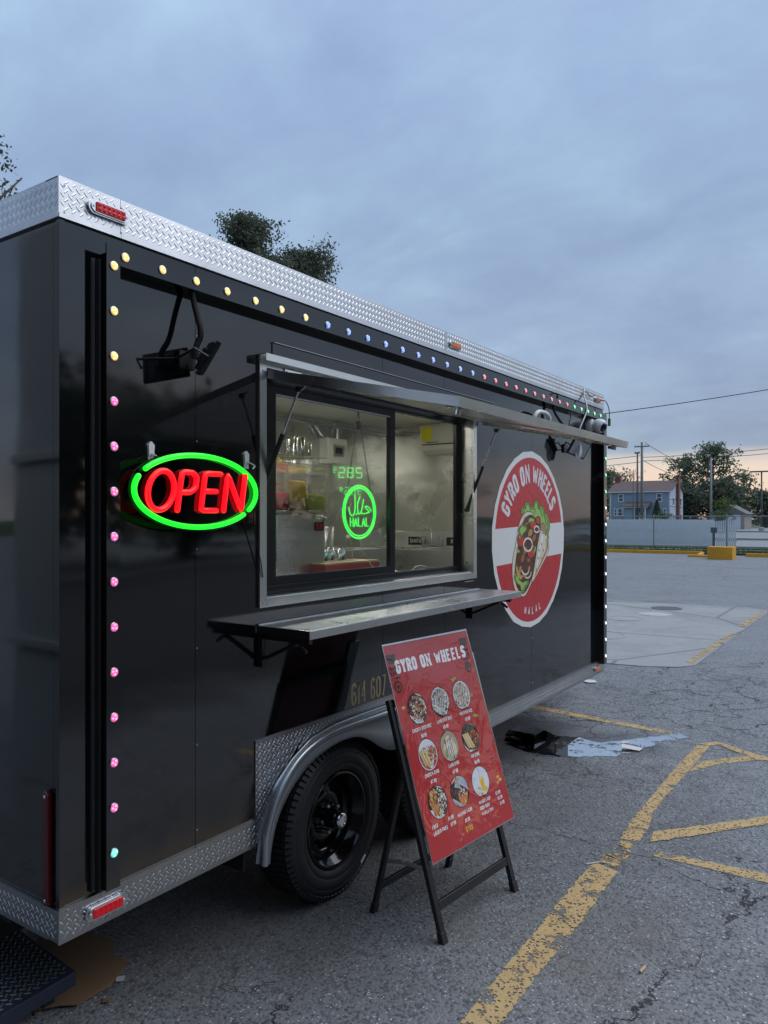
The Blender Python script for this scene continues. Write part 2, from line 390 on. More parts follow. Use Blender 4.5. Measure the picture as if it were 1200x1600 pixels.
def ribbon(mb, pts, tv, th, frame, closed=False):
    """flat stroke; frame(u,v,off) -> 3D"""
    n = len(pts)
    if closed: pts = pts[:-1]; n -= 1
    L = []; Rr = []
    for i in range(n):
        p = Vector(pts[i])
        a = Vector(pts[i - 1]) if (i > 0 or closed) else None
        b = Vector(pts[(i + 1) % n]) if (i < n - 1 or closed) else None
        def nh(d):
            d = d.normalized() if d.length > 1e-9 else Vector((1, 0)); return Vector((-d.y, d.x)), .5 * (tv * abs(d.y) + th * abs(d.x))
        if a is None: nr, h = nh(b - p); off = nr * h
        elif b is None: nr, h = nh(p - a); off = nr * h
        else:
            n0, h0 = nh(p - a); n1, h1 = nh(b - p); m = n0 + n1
            if m.length < .3: off = n1 * h1
            else:
                m.normalize(); off = m * min((h0 + h1) / 2 / max(.45, m.dot(n1)), 1.7 * max(h0, h1))
        L.append(p + off); Rr.append(p - off)
    mb.layer += 1; off = mb.layer * 2e-5
    vs = [frame(p.x, p.y, off) for p in L] + [frame(p.x, p.y, off) for p in Rr]
    fs = [(i, n + i, n + i + 1, i + 1) for i in range(n - 1)]
    if closed: fs.append((n - 1, 2 * n - 1, n, 0))
    mb.add(vs, fs)
def text(mb, s, frame, h, w, gap, tv, th=None, serif=0, slant=0, align='l'):
    """letters of height h, width w laid out along u from 0"""
    th = th or tv; x = 0
    tot = sum(w * WID.get(c, 1) + gap for c in s) - gap
    if align == 'c': x = -tot / 2
    if align == 'r': x = -tot
    ff = lambda u, v, o: frame(u + slant * v, v, o)
    for c in s:
        cw = w * WID.get(c, 1)
        tv0 = tv; tvc = tv * (.62 if c in 'NWM' else 1)
        gl_ = GL.get(c.upper(), [])
        if c.upper() in 'NWM': gl_ = [[a_, b_] for st in gl_ for a_, b_ in zip(st, st[1:])]
        for st in gl_:
            pts = [(x + tv / 2 + px * (cw - tv), th / 2 + py * (h - th)) for px, py in st]
            ribbon(mb, pts, tvc, th, ff, closed=(st[0] == st[-1]))
            if serif and st[0] != st[-1]:
                for (e, q) in ((0, 1), (-1, -2)):
                    pe = st[e]; dq = st[q]
                    if pe[1] in (0, 1) and abs(pe[1] - dq[1]) > .25 and not (c in 'NWM' and abs(pe[0] - dq[0]) > .1):
                        ex = pts[e][0]; ey = th * .45 if pe[1] == 0 else h - th * .45
                        ribbon(mb, [(ex - serif, ey), (ex + serif, ey)], tv, th * .9, ff)
        x += cw + gap
    return tot
def planar(o, ux, uy):
    o = Vector(o); ux = Vector(ux).normalized(); uy = Vector(uy).normalized(); nz = ux.cross(uy)
    return lambda u, v, off=0: tuple(o + ux * u + uy * v + nz * off)

# ------------------------------------------------------------------ ground materials
def mk_asphalt():
    m = NT('worn_asphalt'); g = m.geo()
    big = m.noise(.35, 5, .6, .5, v=g); mid = m.noise(3.0, 5, .65, v=g)
    base = m.mix(big, (.172, .188, .208), (.265, .282, .302))
    st = m.ramp(m.noise(.9, 5, .7, 1.2, v=g), [(.52, 0.0), (.70, .55)]); base = m.mix(st, base, (.085, .085, .088))
    spt = m.ramp(m.noise(7, 4, .7, v=g), [(.66, 0.0), (.74, .5)]); base = m.mix(spt, base, (.33, .33, .32))
    base = m.mix(m.ramp(mid, [(.35, 0.0), (.75, .5)]), base, (.20, .198, .196))
    # aggregate
    cid = m.vor(95, v=g, out='Color'); sc = m.n('ShaderNodeSeparateColor'); m.l(cid, sc.inputs[0])
    d = m.vor(95, v=g)
    chip = m.math('MULTIPLY', m.ramp(sc.outputs[0], [(.89, 0.0), (.93, 1.0)]), m.ramp(d, [(.30, 1.0), (.42, 0.0)]))
    dark = m.ramp(sc.outputs[1], [(.0, .85), (.55, 0.0)])
    base = m.mix(dark, base, (.045, .050, .060))
    base = m.mix(m.math('MULTIPLY', chip, .85), base, (.62, .64, .68))
    # dirt where the trailer stands
    sep = m.n('ShaderNodeSeparateXYZ'); m.l(g, sep.inputs[0])
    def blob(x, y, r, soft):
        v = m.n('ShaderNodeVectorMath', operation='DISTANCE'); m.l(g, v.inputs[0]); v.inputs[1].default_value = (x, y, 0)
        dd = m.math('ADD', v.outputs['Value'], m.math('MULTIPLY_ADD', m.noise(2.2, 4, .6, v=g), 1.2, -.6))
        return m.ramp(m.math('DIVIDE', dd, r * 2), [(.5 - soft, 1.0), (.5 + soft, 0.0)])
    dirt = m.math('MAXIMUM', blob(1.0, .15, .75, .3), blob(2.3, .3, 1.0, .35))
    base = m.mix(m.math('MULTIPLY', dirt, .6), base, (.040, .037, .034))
    br = m.math('MULTIPLY', blob(1.45, -1.05, .35, .4), .35); base = m.mix(br, base, (.13, .115, .085))
    # cracks: alligator cracking right of the trailer's far end, loose ones elsewhere
    wv = m.n('ShaderNodeVectorMath', operation='ADD'); m.l(g, wv.inputs[0])
    nz = m.n('ShaderNodeTexNoise'); nz.inputs['Scale'].default_value = 2.5; nz.inputs['Detail'].default_value = 6; nz.inputs['Roughness'].default_value = .65; m.l(g, nz.inputs['Vector'])
    nsc = m.n('ShaderNodeVectorMath', operation='SCALE'); nsc.inputs['Scale'].default_value = .42; m.l(nz.outputs['Color'], nsc.inputs[0]); m.l(nsc.outputs[0], wv.inputs[1])
    def crack(scale, w):
        e = m.vor(scale, 'DISTANCE_TO_EDGE', v=wv.outputs[0]); wd = m.math('MULTIPLY', m.ramp(m.noise(5, 4, .7, v=g), [(.35, .05), (.75, 1.0)]), w)
        return m.ramp(m.math('DIVIDE', e, wd), [(.35, 1.0), (1.0, 0.0)])
    c1 = m.math('MULTIPLY', m.math('MAXIMUM', crack(2.1, .034), crack(4.3, .030)), m.math('MAXIMUM', blob(6.3, -1.1, 1.7, .25), blob(4.3, .3, 1.1, .3)))
    c2 = m.math('MULTIPLY', crack(.62, .0065), m.ramp(m.noise(.5, 2, .5, v=g), [(.42, 0.0), (.55, 1.0)]))
    c = m.math('MAXIMUM', c1, c2)
    base = m.mix(c, base, (.016, .016, .018))
    wet = m.math('MAXIMUM', blob(3.95, .42, .62, .18), blob(4.25, -.25, .33, .25)); base = m.mix(m.math('MULTIPLY', wet, .62), base, (.045, .047, .052))
    rr = m.math('SUBTRACT', m.ramp(m.noise(70, 3, .6, v=g), [(.3, .55), (.7, .85)]), m.math('MULTIPLY', wet, .30))
    m.set(col=base, rough=rr)
    h = m.math('ADD', m.math('MULTIPLY', m.vor(95, v=g), -.7), m.math('MULTIPLY', c, -2.0)); h = m.math('ADD', h, m.math('MULTIPLY', m.noise(45, 4, .7, v=g), 1.0))
    m.bump(h, .7, .005)
    return m.m
M['asphalt'] = mk_asphalt()
def mk_paint(name, col, wear=.50, sc=1):
    m = NT(name); g = m.geo()
    c = m.mix(m.noise(9, 5, .7, v=g), col, tuple(x * .62 for x in col)); c = m.mix(m.ramp(m.noise(2, 3, .6, v=g), [(.4, 0.0), (.7, .4)]), c, tuple(x * .75 for x in col))
    m.set(col=c, rough=.75)
    a = m.math('ADD', m.math('MULTIPLY', m.noise(6 * sc, 6, .7, v=g), .76), m.math('MULTIPLY', m.noise(75 * sc, 3, .7, v=g), .24))
    al = m.ramp(a, [(wear - .055, 0.0), (wear - .02, 1.0)])
    pit = m.ramp(m.vor(110, v=g, out='Color'), [(.20, 0.0), (.26, 1.0)])
    m.set(alpha=m.math('MULTIPLY', al, pit)); m.bump(m.noise(60, 4, .7, v=g), .6, .006)
    return m.m
M['paint_y'] = mk_paint('worn_yellow_road_paint', (.66, .465, .215), .468)
M['paint_y2'] = mk_paint('very_worn_yellow_road_paint', (.66, .45, .18), .525)
M['paint_w'] = mk_paint('worn_white_road_paint', (.40, .40, .38), .53, .5)
M['kerbpaint'] = simple('yellow_kerb_paint', (.62, .30, .018), .7, 0, .3, 2.2, .4, 25, .01)
def mk_conc(name, c0, c1):
    m = NT(name); g = m.geo(); n = m.noise(.9, 6, .65, v=g)
    b = m.mix(n, c0, c1); b = m.mix(m.ramp(m.noise(.45, 6, .7, 1.5, v=g), [(.50, 0.0), (.68, .5)]), b, tuple(x * .62 for x in c0)); b = m.mix(m.math('MULTIPLY', m.ramp(m.vor(.33, 'DISTANCE_TO_EDGE', v=g), [(.004, 1.0), (.010, 0.0)]), .6), b, tuple(x * .3 for x in c0)); b = m.mix(m.ramp(m.noise(14, 5, .7, v=g), [(.5, 0.0), (.8, .4)]), b, tuple(x * .6 for x in c0))
    m.set(col=b, rough=.85); m.bump(m.noise(70, 4, .7, v=g), .4, .005); return m.m
M['conc'] = mk_conc('pad_concrete', (.26, .262, .268), (.36, .36, .36))
M['walk'] = mk_conc('pale_concrete', (.38, .39, .40), (.50, .51, .52))
def mk_mirror_dark():  # dark surface for the added sheet, fading out towards the trailer
    m = NT('dark_sheet_for_reflection'); g = m.geo(); m.set(col=m.mix(m.noise(2, 5, .6, v=g), (.028, .029, .032), (.045, .046, .050)), rough=.8)
    sep = m.n('ShaderNodeSeparateXYZ'); m.l(g, sep.inputs[0]); d = m.math('ADD', sep.outputs[1], m.math('MULTIPLY_ADD', m.noise(1.3, 6, .7, v=g), 2.4, -1.2))
    m.set(alpha=m.ramp(m.math('MULTIPLY_ADD', d, .2, 1.3), [(.28, 1.0), (.74, 0.0)])); return m.m
M['mirror_dark'] = mk_mirror_dark()
M['road'] = mk_conc('far_road_asphalt', (.26, .275, .30), (.33, .345, .37))
def mk_grass():
    m = NT('grass'); g = m.geo(); n = m.noise(2.2, 6, .7, v=g)
    m.set(col=m.mix(n, (.022, .050, .014), (.065, .105, .030)), rough=.9); m.bump(m.noise(30, 4, .8, v=g), 1.0, .03); return m.m
M['grass'] = mk_grass()
def mk_water():
    m = NT('puddle_water'); g = m.geo(); tr = m.n('ShaderNodeBsdfTransparent'); tr.inputs[0].default_value = (.62, .64, .66, 1)
    gl = m.n('ShaderNodeBsdfGlossy'); gl.inputs['Roughness'].default_value = .015; fr = m.n('ShaderNodeFresnel'); fr.inputs['IOR'].default_value = 1.55
    mx = m.n('ShaderNodeMixShader'); m.l(fr.outputs[0], mx.inputs[0]); m.l(tr.outputs[0], mx.inputs[1]); m.l(gl.outputs[0], mx.inputs[2])
    bn = m.n('ShaderNodeBump'); bn.inputs['Strength'].default_value = .04; bn.inputs['Distance'].default_value = .004; m.l(m.noise(5, 2, .4, v=g), bn.inputs['Height']); m.l(bn.outputs[0], gl.inputs['Normal'])
    t2 = m.n('ShaderNodeBsdfTransparent'); a = m.math('ADD', m.math('MULTIPLY', m.noise(6, 5, .65, v=g), .7), m.math('MULTIPLY', m.noise(40, 3, .6, v=g), .3)); m2 = m.n('ShaderNodeMixShader')
    m.l(m.ramp(a, [(.435, 0.0), (.455, 1.0)]), m2.inputs[0]); m.l(t2.outputs[0], m2.inputs[1]); m.l(mx.outputs[0], m2.inputs[2]); m.l(m2.outputs[0], m.o.inputs[0]); return m.m
M['water'] = mk_water()
def mk_leaf(name, a, b, br=1.0):
    m = NT(name); at = m.n('ShaderNodeVertexColor'); at.layer_name = 'Col'; sep = m.n('ShaderNodeSeparateColor'); m.l(at.outputs[0], sep.inputs[0])
    c = m.mix(sep.outputs[0], a, b); m.set(col=c, rough=.55, spec=.3)
    tr = m.n('ShaderNodeBsdfTranslucent'); m.l(c, tr.inputs[0]); mx = m.n('ShaderNodeMixShader'); mx.inputs[0].default_value = .35
    m.l(m.b.outputs[0], mx.inputs[1]); m.l(tr.outputs[0], mx.inputs[2]); m.l(mx.outputs[0], m.o.inputs[0]); return m.m
M['leaf_dark'] = mk_leaf('dark_leaves', (.056, .078, .054), (.135, .160, .105))
M['leaf_mid'] = mk_leaf('green_leaves', (.085, .120, .080), (.185, .225, .140))
M['leaf_light'] = mk_leaf('light_green_leaves', (.07, .12, .035), (.16, .21, .07))
M['bark'] = simple('bark', (.060, .050, .040), .9, 0, .3, 4, .6, 20, .02)

# ------------------------------------------------------------------ ground, lot, pad, markings
def sheet(name, pts, z, mat, sub=False):
    mb = MB(); mb.poly([(x, y, z) for x, y in pts]); return mb.done(name, mat)
struct(sheet('ground', [(-700, -700), (900, -700), (900, 700), (-700, 700)], -.06, 'grass'))
mb = MB(); mb.box(-60, -70, -.05, 35.0, 70, 0); struct(mb.done('parking_lot', 'asphalt'))
mb = MB(); mb.poly([(-30, -19, .004), (60, -19, .004), (60, -2.2, .004), (-1.0, -2.2, .004), (-30, -2.2, .004)]); struct(mb.done('added_dark_sheet', 'mirror_dark'))  # unseen dark sheet, added so the lower trailer side mirrors darker ground
mb = MB(); mb.box(46.6, -120, -.05, 60, 120, -.004); struct(mb.done('road', 'road'))
mb = MB(); mb.box(42.6, -120, -.05, 44.0, 8.0, .03); struct(mb.done('pavement', 'walk'))
mb = MB(); mb.box(66, -60, -.05, 94, 14.6, -.008); struct(mb.done('far_parking_lot', 'road'))
mb = MB(); mb.box(104, -60, -.05, 150, 24, -.012); struct(mb.done('side_street', 'road'))
mb = MB(); mb.box(35.16, 3.0, -.05, 42.55, 40, .09); mb.box(35.16, -30, -.05, 42.55, 2.0, .05); struct(mb.done('grass_strip', 'grass'))
mb = MB(); mb.box(38.2, 2.6, -.04, 38.9, 40, .10); struct(mb.done('concrete_strip', 'walk'))
# short blades along the near rim of the strip, so its edge is not a ruled line
mb = MB()
for i in range(9000):
    x = random.uniform(35.2, 40.5); y = random.uniform(2.2, 14); h = random.uniform(.03, .10); a = random.uniform(0, PI)
    dx, dy = .012 * math.cos(a), .012 * math.sin(a); mb.poly([(x - dx, y - dy, .08), (x + dx, y + dy, .08), (x + random.uniform(-.03, .03), y + random.uniform(-.03, .03), .09 + h)])
mb.col = (.5, .5, .5); o = mb.done('grass', 'grass'); tag(o, 'short grass on the strip between yellow kerb and chain-link fence', 'grass'); o['kind'] = 'stuff'

pad = [(7.24, 5.6), (7.252, .773), (7.33, .33), (7.494, .028), (7.70, -.10), (13.25, -.06), (13.78, .0), (14.06, .33), (13.83, 2.95), (13.7, 5.6)]
mb = MB(); mb.prism([(x, y, -.02) for x, y in pad], (0, 0, .028)); struct(mb.done('concrete_pad', 'conc'))
def line(name, pts, z, mat): mb = MB(); mb.poly([(x, y, z) for x, y in pts]); return struct(mb.done(name, mat))
def jag(pts, amp=.006, step=.035):
    out = []
    for i in range(len(pts)):
        a = Vector(pts[i]); b = Vector(pts[(i + 1) % len(pts)]); n = max(1, int((b - a).length / step))
        for k in range(n):
            p = a.lerp(b, k / n); out.append((p.x + random.uniform(-amp, amp), p.y + random.uniform(-amp, amp)))
    return out
def strip(l, r, z, mat, name='painted_line', amp=.0035):
    """sheet between two polylines, finely cut with ragged edges"""
    mb = MB()
    def samp(P, n):
        P = [Vector(p) for p in P]; d = [0]
        for a, b in zip(P, P[1:]): d.append(d[-1] + (b - a).length)
        out = []
        for i in range(n + 1):
            t = d[-1] * i / n; j = 0
            while j < len(P) - 2 and d[j + 1] < t: j += 1
            out.append(P[j].lerp(P[j + 1], (t - d[j]) / max(1e-9, d[j + 1] - d[j])))
        return out
    ln = (Vector(l[-1]) - Vector(l[0])).length; n = max(2, int(ln / .016)); A = samp(l, n); B = samp(r, n)
    vs = []
    for a, b in zip(A, B):
        vs += [(a.x + random.gauss(0, amp), a.y + random.gauss(0, amp), z), (b.x + random.gauss(0, amp), b.y + random.gauss(0, amp), z)]
    mb.add(vs, [(2 * i, 2 * i + 1, 2 * i + 3, 2 * i + 2) for i in range(n)]); return struct(mb.done(name, mat))
strip([(-1.6, -.90), (.887, -.854), (1.509, -.835), (2.045, -.819), (2.28, -.822)], [(-1.6, -1.02), (.967, -.968), (1.253, -.958), (1.699, -.961), (2.25, -.944)], .0025, 'paint_y')
strip([(2.30, -.835), (2.50, -.845), (2.60, -.87)], [(2.27, -.94), (2.48, -.93), (2.58, -.925)], .0025, 'paint_y2', amp=.012)
strip([(2.62, -.842), (2.869, -.82), (3.203, -.813), (3.681, -.80), (4.109, -.797), (4.55, -.797)], [(2.64, -.93), (2.84, -.925), (3.077, -.884), (3.371, -.879), (3.862, -.885), (4.609, -.881)], .0025, 'paint_y')
strip([(4.03, -.89), (4.22, -.93), (4.50, -1.15)], [(3.92, -.89), (4.16, -1.0), (4.43, -1.21)], .0025, 'paint_y')
strip([(4.60, -.80), (4.735, -.91), (4.56, -1.19), (4.50, -1.42)], [(4.58, -.88), (4.65, -.93), (4.43, -1.21), (4.36, -1.42)], .0045, 'paint_y')
strip([(2.80, -.955), (3.06, -1.17), (3.383, -1.426), (3.8, -1.75)], [(2.67, -.985), (2.93, -1.19), (3.265, -1.442), (3.7, -1.80)], .0045, 'paint_y')
strip([(2.575, -1.012), (2.60, -1.28), (2.624, -1.529), (2.65, -1.9)], [(2.515, -1.036), (2.525, -1.28), (2.528, -1.542), (2.55, -1.9)], .0025, 'paint_y')
strip([(5.6, 3.2), (4.987, .634), (4.90, .0), (4.816, -.56)], [(5.46, 3.2), (4.880, .594), (4.80, .0), (4.725, -.585)], .0025, 'paint_y')
strip([(33.9, 8.05), (28.27, 7.65), (24, 7.4)], [(33.9, 7.93), (28.27, 7.53), (24, 7.28)], .004, 'paint_w')
strip([(28.6, 8.4), (28.27, 7.3), (26.6, 3.4), (25.75, 1.2), (25.2, 0)], [(28.45, 8.4), (28.1, 7.3), (26.45, 3.4), (25.6, 1.2), (25.05, 0)], .008, 'paint_w')
strip([(7.75, -.07), (9.4, -.05), (10.5, -.05)], [(7.75, .03), (9.4, .03), (10.5, .02)], .012, 'paint_y2')
strip([(11.2, -.04), (12.4, -.04), (13.2, -.04)], [(11.2, .08), (12.4, .07), (13.2, .06)], .012, 'paint_y2')
strip([(13.2, -.05), (13.78, .03), (14.0, .36), (13.85, 2.9)], [(13.2, .02), (13.70, .1), (13.9, .38), (13.76, 2.9)], .012, 'paint_w')
mb = MB(); mb.poly([(x, y, .004) for x, y in jag([(4.10, .50), (4.36, .46), (4.303, .303), (4.20, .122), (4.26, -.017), (4.20, -.17), (4.33, -.30), (4.62, -.50), (4.80, -.62), (4.73, -.70), (4.44, -.57), (4.16, -.47), (3.96, -.39), (3.79, -.16), (3.72, -.031), (3.70, .151), (3.80, .383)], .012)]); struct(mb.done('puddle', 'water'))
# manhole covers in the pad and small litter
def cover(x, y, r, mat, label):
    mb = MB(); mb.lathe([(r, 0), (r, .008), (r * .93, .010), (r * .93, .006), (0.001, .006)], (x, y, .006), n=32, close=False); o = mb.done('manhole_cover', mat); tag(o, label, 'manhole cover', 'manhole covers in the concrete pad')
M['iron'] = simple('cast_iron_cover', (.10, .10, .105), .6, .3, .3, 10, .4, 30, .01)
cover(12.066, 1.50, .27, 'walk', 'pale round cover, the brightest one in the concrete pad')
cover(13.03, 1.55, .27, 'iron', 'thin dark round cover farthest away in the concrete pad')
cover(11.2, 1.75, .30, 'conc', 'grey round cover flush with the pad, just nearer than the pale one')
cover(9.236, 1.55, .40, 'conc', 'large round cover half hidden behind the trailer, nearest in the pad')
def scrap(pts, z, label, cat, name, mat='paper', th=.002, tilt=.006):
    mb = MB(); mb.prism([(x, y, z + random.uniform(0, tilt)) for x, y in pts], (0, 0, th)); tag(mb.done(name, mat), label, cat)
scrap([(4.13, -.38), (4.16, -.50), (4.24, -.50), (4.22, -.36)], .006, 'folded white paper lying at the edge of the puddle', 'litter', 'paper_scrap', tilt=.02)
scrap([(4.28, -.33), (4.29, -.38), (4.33, -.38), (4.32, -.33)], .006, 'small white paper bit beside the folded paper in the puddle', 'litter', 'paper_scrap')
scrap([(6.13, .56), (6.20, .50), (6.28, .56), (6.24, .64), (6.15, .63)], .006, 'white flattened paper under the far end of the trailer', 'litter', 'paper_scrap')
mb = MB(); mb.tube([(1.50, -1.262, .007), (1.545, -1.268, .007)], .006, 8); tag(mb.done('cigarette_butt', 'wood'), 'tan cigarette butt on the asphalt right of the yellow line', 'cigarette butt')
scrap([(.404, .285), (.425, .262), (.405, .245), (.385, .262)], .003, 'pale flat chip lying right of the cardboard', 'litter', 'flat_chip', 'walk')
scrap([(.30, .215), (.318, .20), (.30, .18), (.285, .20)], .003, 'dull flat chip lying below the cardboard', 'litter', 'flat_chip', 'cardboard')
scrap([(1.99, -.20), (2.06, -.20), (2.05, -.15), (1.98, -.16)], .003, 'dry leaf on the asphalt between the sign legs', 'leaf', 'dry_leaf', 'cardboard', .002, .02)
mb = MB(); mb.tube([(2.235, -.80, .006), (2.29, -.845, .007), (2.30, -.87, .006)], .003, 6); tag(mb.done('twig', 'paper'), 'thin pale twig lying across the worn yellow line', 'twig')

# ------------------------------------------------------------------ THE TRAILER
TR = thing('food_trailer', 'black food trailer with diamond plate trim, LED strips and open serving window', 'food trailer', (0, 0, 0))
L_, Wd = 4.87, 2.35
ZB, ZP, ZR, ZT = .405, .501, 2.547, 2.664
X0, X1, Z0, Z1 = .868, 2.585, 1.345, 2.248           # serving hatch opening
seams = [0, .52, 1.68, 2.27, 3.43, 4.60, L_]
g_ = .0012
PB = .797                                             # top of plate round the wheels
for a, b in zip(seams, seams[1:]):
    a_ = a + (g_ if a else 0); b_ = b - (g_ if b < L_ else 0)
    mb = MB(); low_ = None
    xs = sorted({a_, b_, *[x for x in (.818, X0, X1, 2.60) if a_ < x < b_]})
    for p, q in zip(xs, xs[1:]):
        mid = (p + q) / 2; zlo = PB if .818 < mid < 2.60 else ZP
        if X0 < mid < X1 and len(xs) == 2: low_ = MB().box(p, 0, zlo, q, .03, Z0); mb.box(p, 0, Z1, q, .03, ZR)
        elif X0 < mid < X1: mb.box(p, 0, zlo, q, .03, Z0); mb.box(p, 0, Z1, q, .03, ZR)
        else: mb.box(p, 0, zlo, q, .03, ZR)
    mb.done('side_panel', 'gloss', TR)
    if low_: low_.done('side_panel', 'gloss', TR)
mb = MB(); mb.box(.003, .031, ZP, .865, .034, ZR - .003); mb.done('wall_core', 'seam', TR); mb = MB(); mb.box(2.588, .031, .9, L_ - .003, .034, ZR - .003); mb.done('wall_core', 'seam', TR)
for (z0, z1) in ((ZP, ZR),):
    for (y0, y1) in ((.031, 1.0), (1.002, 1.9), (1.902, Wd)):
        mb = MB(); mb.box(0, y0, z0, .03, y1, z1); mb.done('rear_panel', 'gloss', TR)
mb = MB(); mb.box(L_ - .03, .031, ZP, L_, Wd, ZR); mb.done('front_panel', 'gloss', TR)
mb = MB(); mb.box(.031, Wd - .03, ZP, L_ - .031, Wd, ZR); mb.done('far_side_panel', 'gloss', TR)
mb = MB(); mb.box(.01, .01, ZR + .001, L_ - .01, Wd - .01, ZT - .006); mb.done('roof', 'white', TR)
# corner mouldings
mb = MB(); mb.box(-.003, -.003, ZP, .014, .0, ZR); mb.box(-.003, .0, ZP, .0, .014, ZR); mb.done('corner_moulding', 'gloss', TR)
# diamond plate bands -------------------------------------------------
def in_poly(p, poly):
    c = False; x, y = p
    for i in range(len(poly)):
        x1, y1 = poly[i]; x2, y2 = poly[i - 1]
        if (y1 > y) != (y2 > y) and x < (x2 - x1) * (y - y1) / (y2 - y1) + x1: c = not c
    return c
def treads(name, poly, frame, pitch, ln, wd, ht, parent, mat='tread', margin=.0, big=0):
    """raised lozenges of tread plate on a plane; poly in plane coords"""
    mb = MB(); us = [p[0] for p in poly]; vs = [p[1] for p in poly]
    p_ = pitch; u0_, v0_, u1_, v1_ = min(us), min(vs), max(us), max(vs); q2 = math.sqrt(.5)
    na = int((u1_ - u0_ + v1_ - v0_) * q2 / p_) + 3; lo = -int((v1_ - v0_) * q2 / p_) - 3; hi = int((u1_ - u0_) * q2 / p_) + 3
    for i in range(-2, na):
        for j in range(lo, hi):
            A_, B_ = (i + .35) * p_, (j + .2) * p_
            u = u0_ + (A_ + B_) * q2; v = v0_ + (A_ - B_) * q2
            if not (u0_ <= u <= u1_ and v0_ <= v <= v1_): continue
            a = PI / 4 if (i + j) % 2 else -PI / 4
            ca, sa = math.cos(a), math.sin(a)
            if not in_poly((u, v), poly): continue
            L2 = None
            for f_ in (1, .8, .62, .45):
                if in_poly((u + ca * ln / 2 * f_, v + sa * ln / 2 * f_), poly) and in_poly((u - ca * ln / 2 * f_, v - sa * ln / 2 * f_), poly): L2 = ln * f_; break
            if L2 is None: continue
            def P(s, t, h): return frame(u + ca * s - sa * t, v + sa * s + ca * t, h)
            hw, hl = wd / 2, L2 / 2
            q = [P(-hl, 0, 0), P(-hl * .45, -hw, 0), P(hl * .45, -hw, 0), P(hl, 0, 0), P(hl * .45, hw, 0), P(-hl * .45, hw, 0), P(-hl * .55, 0, ht), P(hl * .55, 0, ht)]
            mb.add(q, [(0, 1, 6), (1, 2, 7, 6), (2, 3, 7), (3, 4, 7), (4, 5, 6, 7), (5, 0, 6)])
    return mb.done(name, mat, parent, kind='stuff')
side_fr = lambda y: (lambda u, v, h=0: (u, y - h, v))
rear_fr = lambda x: (lambda u, v, h=0: (x - h, u, v))
# roof band, side: three lengths; rear: one
for a, b in ((-.008, .205), (.2065, 2.27), (2.2715, L_)):
    mb = MB(); mb.box(a, -.008, ZR, b, -.002, ZT); mb.box(a, -.011, ZR - .001, b, -.008, ZR + .011); mb.box(a, -.008, ZT, b, .06, ZT + .004)
    p = mb.done('roof_band_plate', 'diamond', TR)
    treads('tread_pattern', [(a + .004, ZR + .013), (b - .004, ZR + .013), (b - .004, ZT - .002), (a + .004, ZT - .002)], side_fr(-.008), .0185, .0245, .0054, .0010, p)
mb = MB(); mb.box(-.008, -.002, ZR, -.002, Wd, ZT); mb.box(-.011, -.008, ZR - .001, -.008, Wd, ZR + .011); mb.box(-.008, -.002, ZT, .06, Wd, ZT + .0035)
p = mb.done('roof_band_plate', 'diamond', TR)
treads('tread_pattern', [(.0, ZR + .013), (Wd, ZR + .013), (Wd, ZT - .002), (.0, ZT - .002)], rear_fr(-.008), .0185, .0245, .0054, .0010, p)
# bottom band
WL0, WL1 = .816, 2.60
for a, b in ((-.008, .818), (2.598, L_)):
    mb = MB(); mb.box(a, -.008, ZB, b, -.001, ZP + .001); mb.box(a, -.008, ZB - .004, b, .05, ZB); mb.box(a, -.010, ZP - .012, b, -.008, ZP + .001)
    p = mb.done('bottom_band_plate', 'diamond_low', TR)
    treads('tread_pattern', [(a + .003, ZB + .002), (b - .003, ZB + .002), (b - .003, ZP - .014), (a + .003, ZP - .014)], side_fr(-.008), .0185, .0245, .0054, .0010, p)
mb = MB(); mb.box(-.008, -.001, ZB, -.001, Wd, ZP + .001); mb.box(-.010, -.008, ZP - .012, -.008, Wd, ZP + .001); mb.box(-.008, -.001, ZB - .004, .05, Wd, ZB)
p = mb.done('bottom_band_plate', 'diamond_low', TR)
treads('tread_pattern', [(.003, ZB + .002), (Wd, ZB + .002), (Wd, ZP - .014), (.003, ZP - .014)], rear_fr(-.008), .0185, .0245, .0054, .0010, p)
# wheel surround plate with the arch cut out
half = [(.816, .405), (.835, .43), (.871, .500), (.92, .596), (1.022, .675), (1.143, .732), (1.298, .753), (1.49, .757), (1.74, .757)]
MID = 1.74
arch = half + [(2 * MID - x, z) for x, z in reversed(half[:-1])]
arch = [(min(x, 2.59), z) for x, z in arch]
mb = MB(); y0, y1 = -.0045, -.0004
top = [(WL0 + (WL1 - WL0) * i / (len(arch) - 1), .803) for i in range(len(arch))]
ax_ = [(WL0, ZB)] + arch[1:-1] + [(WL1, ZB)]
vs = []; fs = []
for (tx, tz), (bx, bz) in zip(top, arch): vs += [(tx, y0, tz), (bx, y0, bz), (bx, y1, bz), (tx, y1, tz)]
n = len(arch)
for i in range(n - 1):
    a = 4 * i; b = a + 4
    fs += [(a, a + 1, b + 1, b), (a + 1, a + 2, b + 2, b + 1), (a + 3, a, b, b + 3), (a + 2, a + 3, b + 3, b + 2)]
fs += [(0, 3, 2, 1), tuple(4 * (n - 1) + k for k in (0, 1, 2, 3))]
mb.add(vs, fs); mb.box(WL0, -.0058, .792, WL1, -.0046, .803)
p = mb.done('wheel_surround_plate', 'diamond_low', TR)
poly = [(x, z) for x, z in top] + [(x, z + .012) for x, z in reversed(arch)]
poly = [(WL0 + .003, .79), (WL1 - .003, .79)] + [(min(x, 2.588), z + .010) for x, z in reversed(arch)]
treads('tread_pattern', poly, side_fr(-.0045), .0185, .0245, .0054, .0010, p)
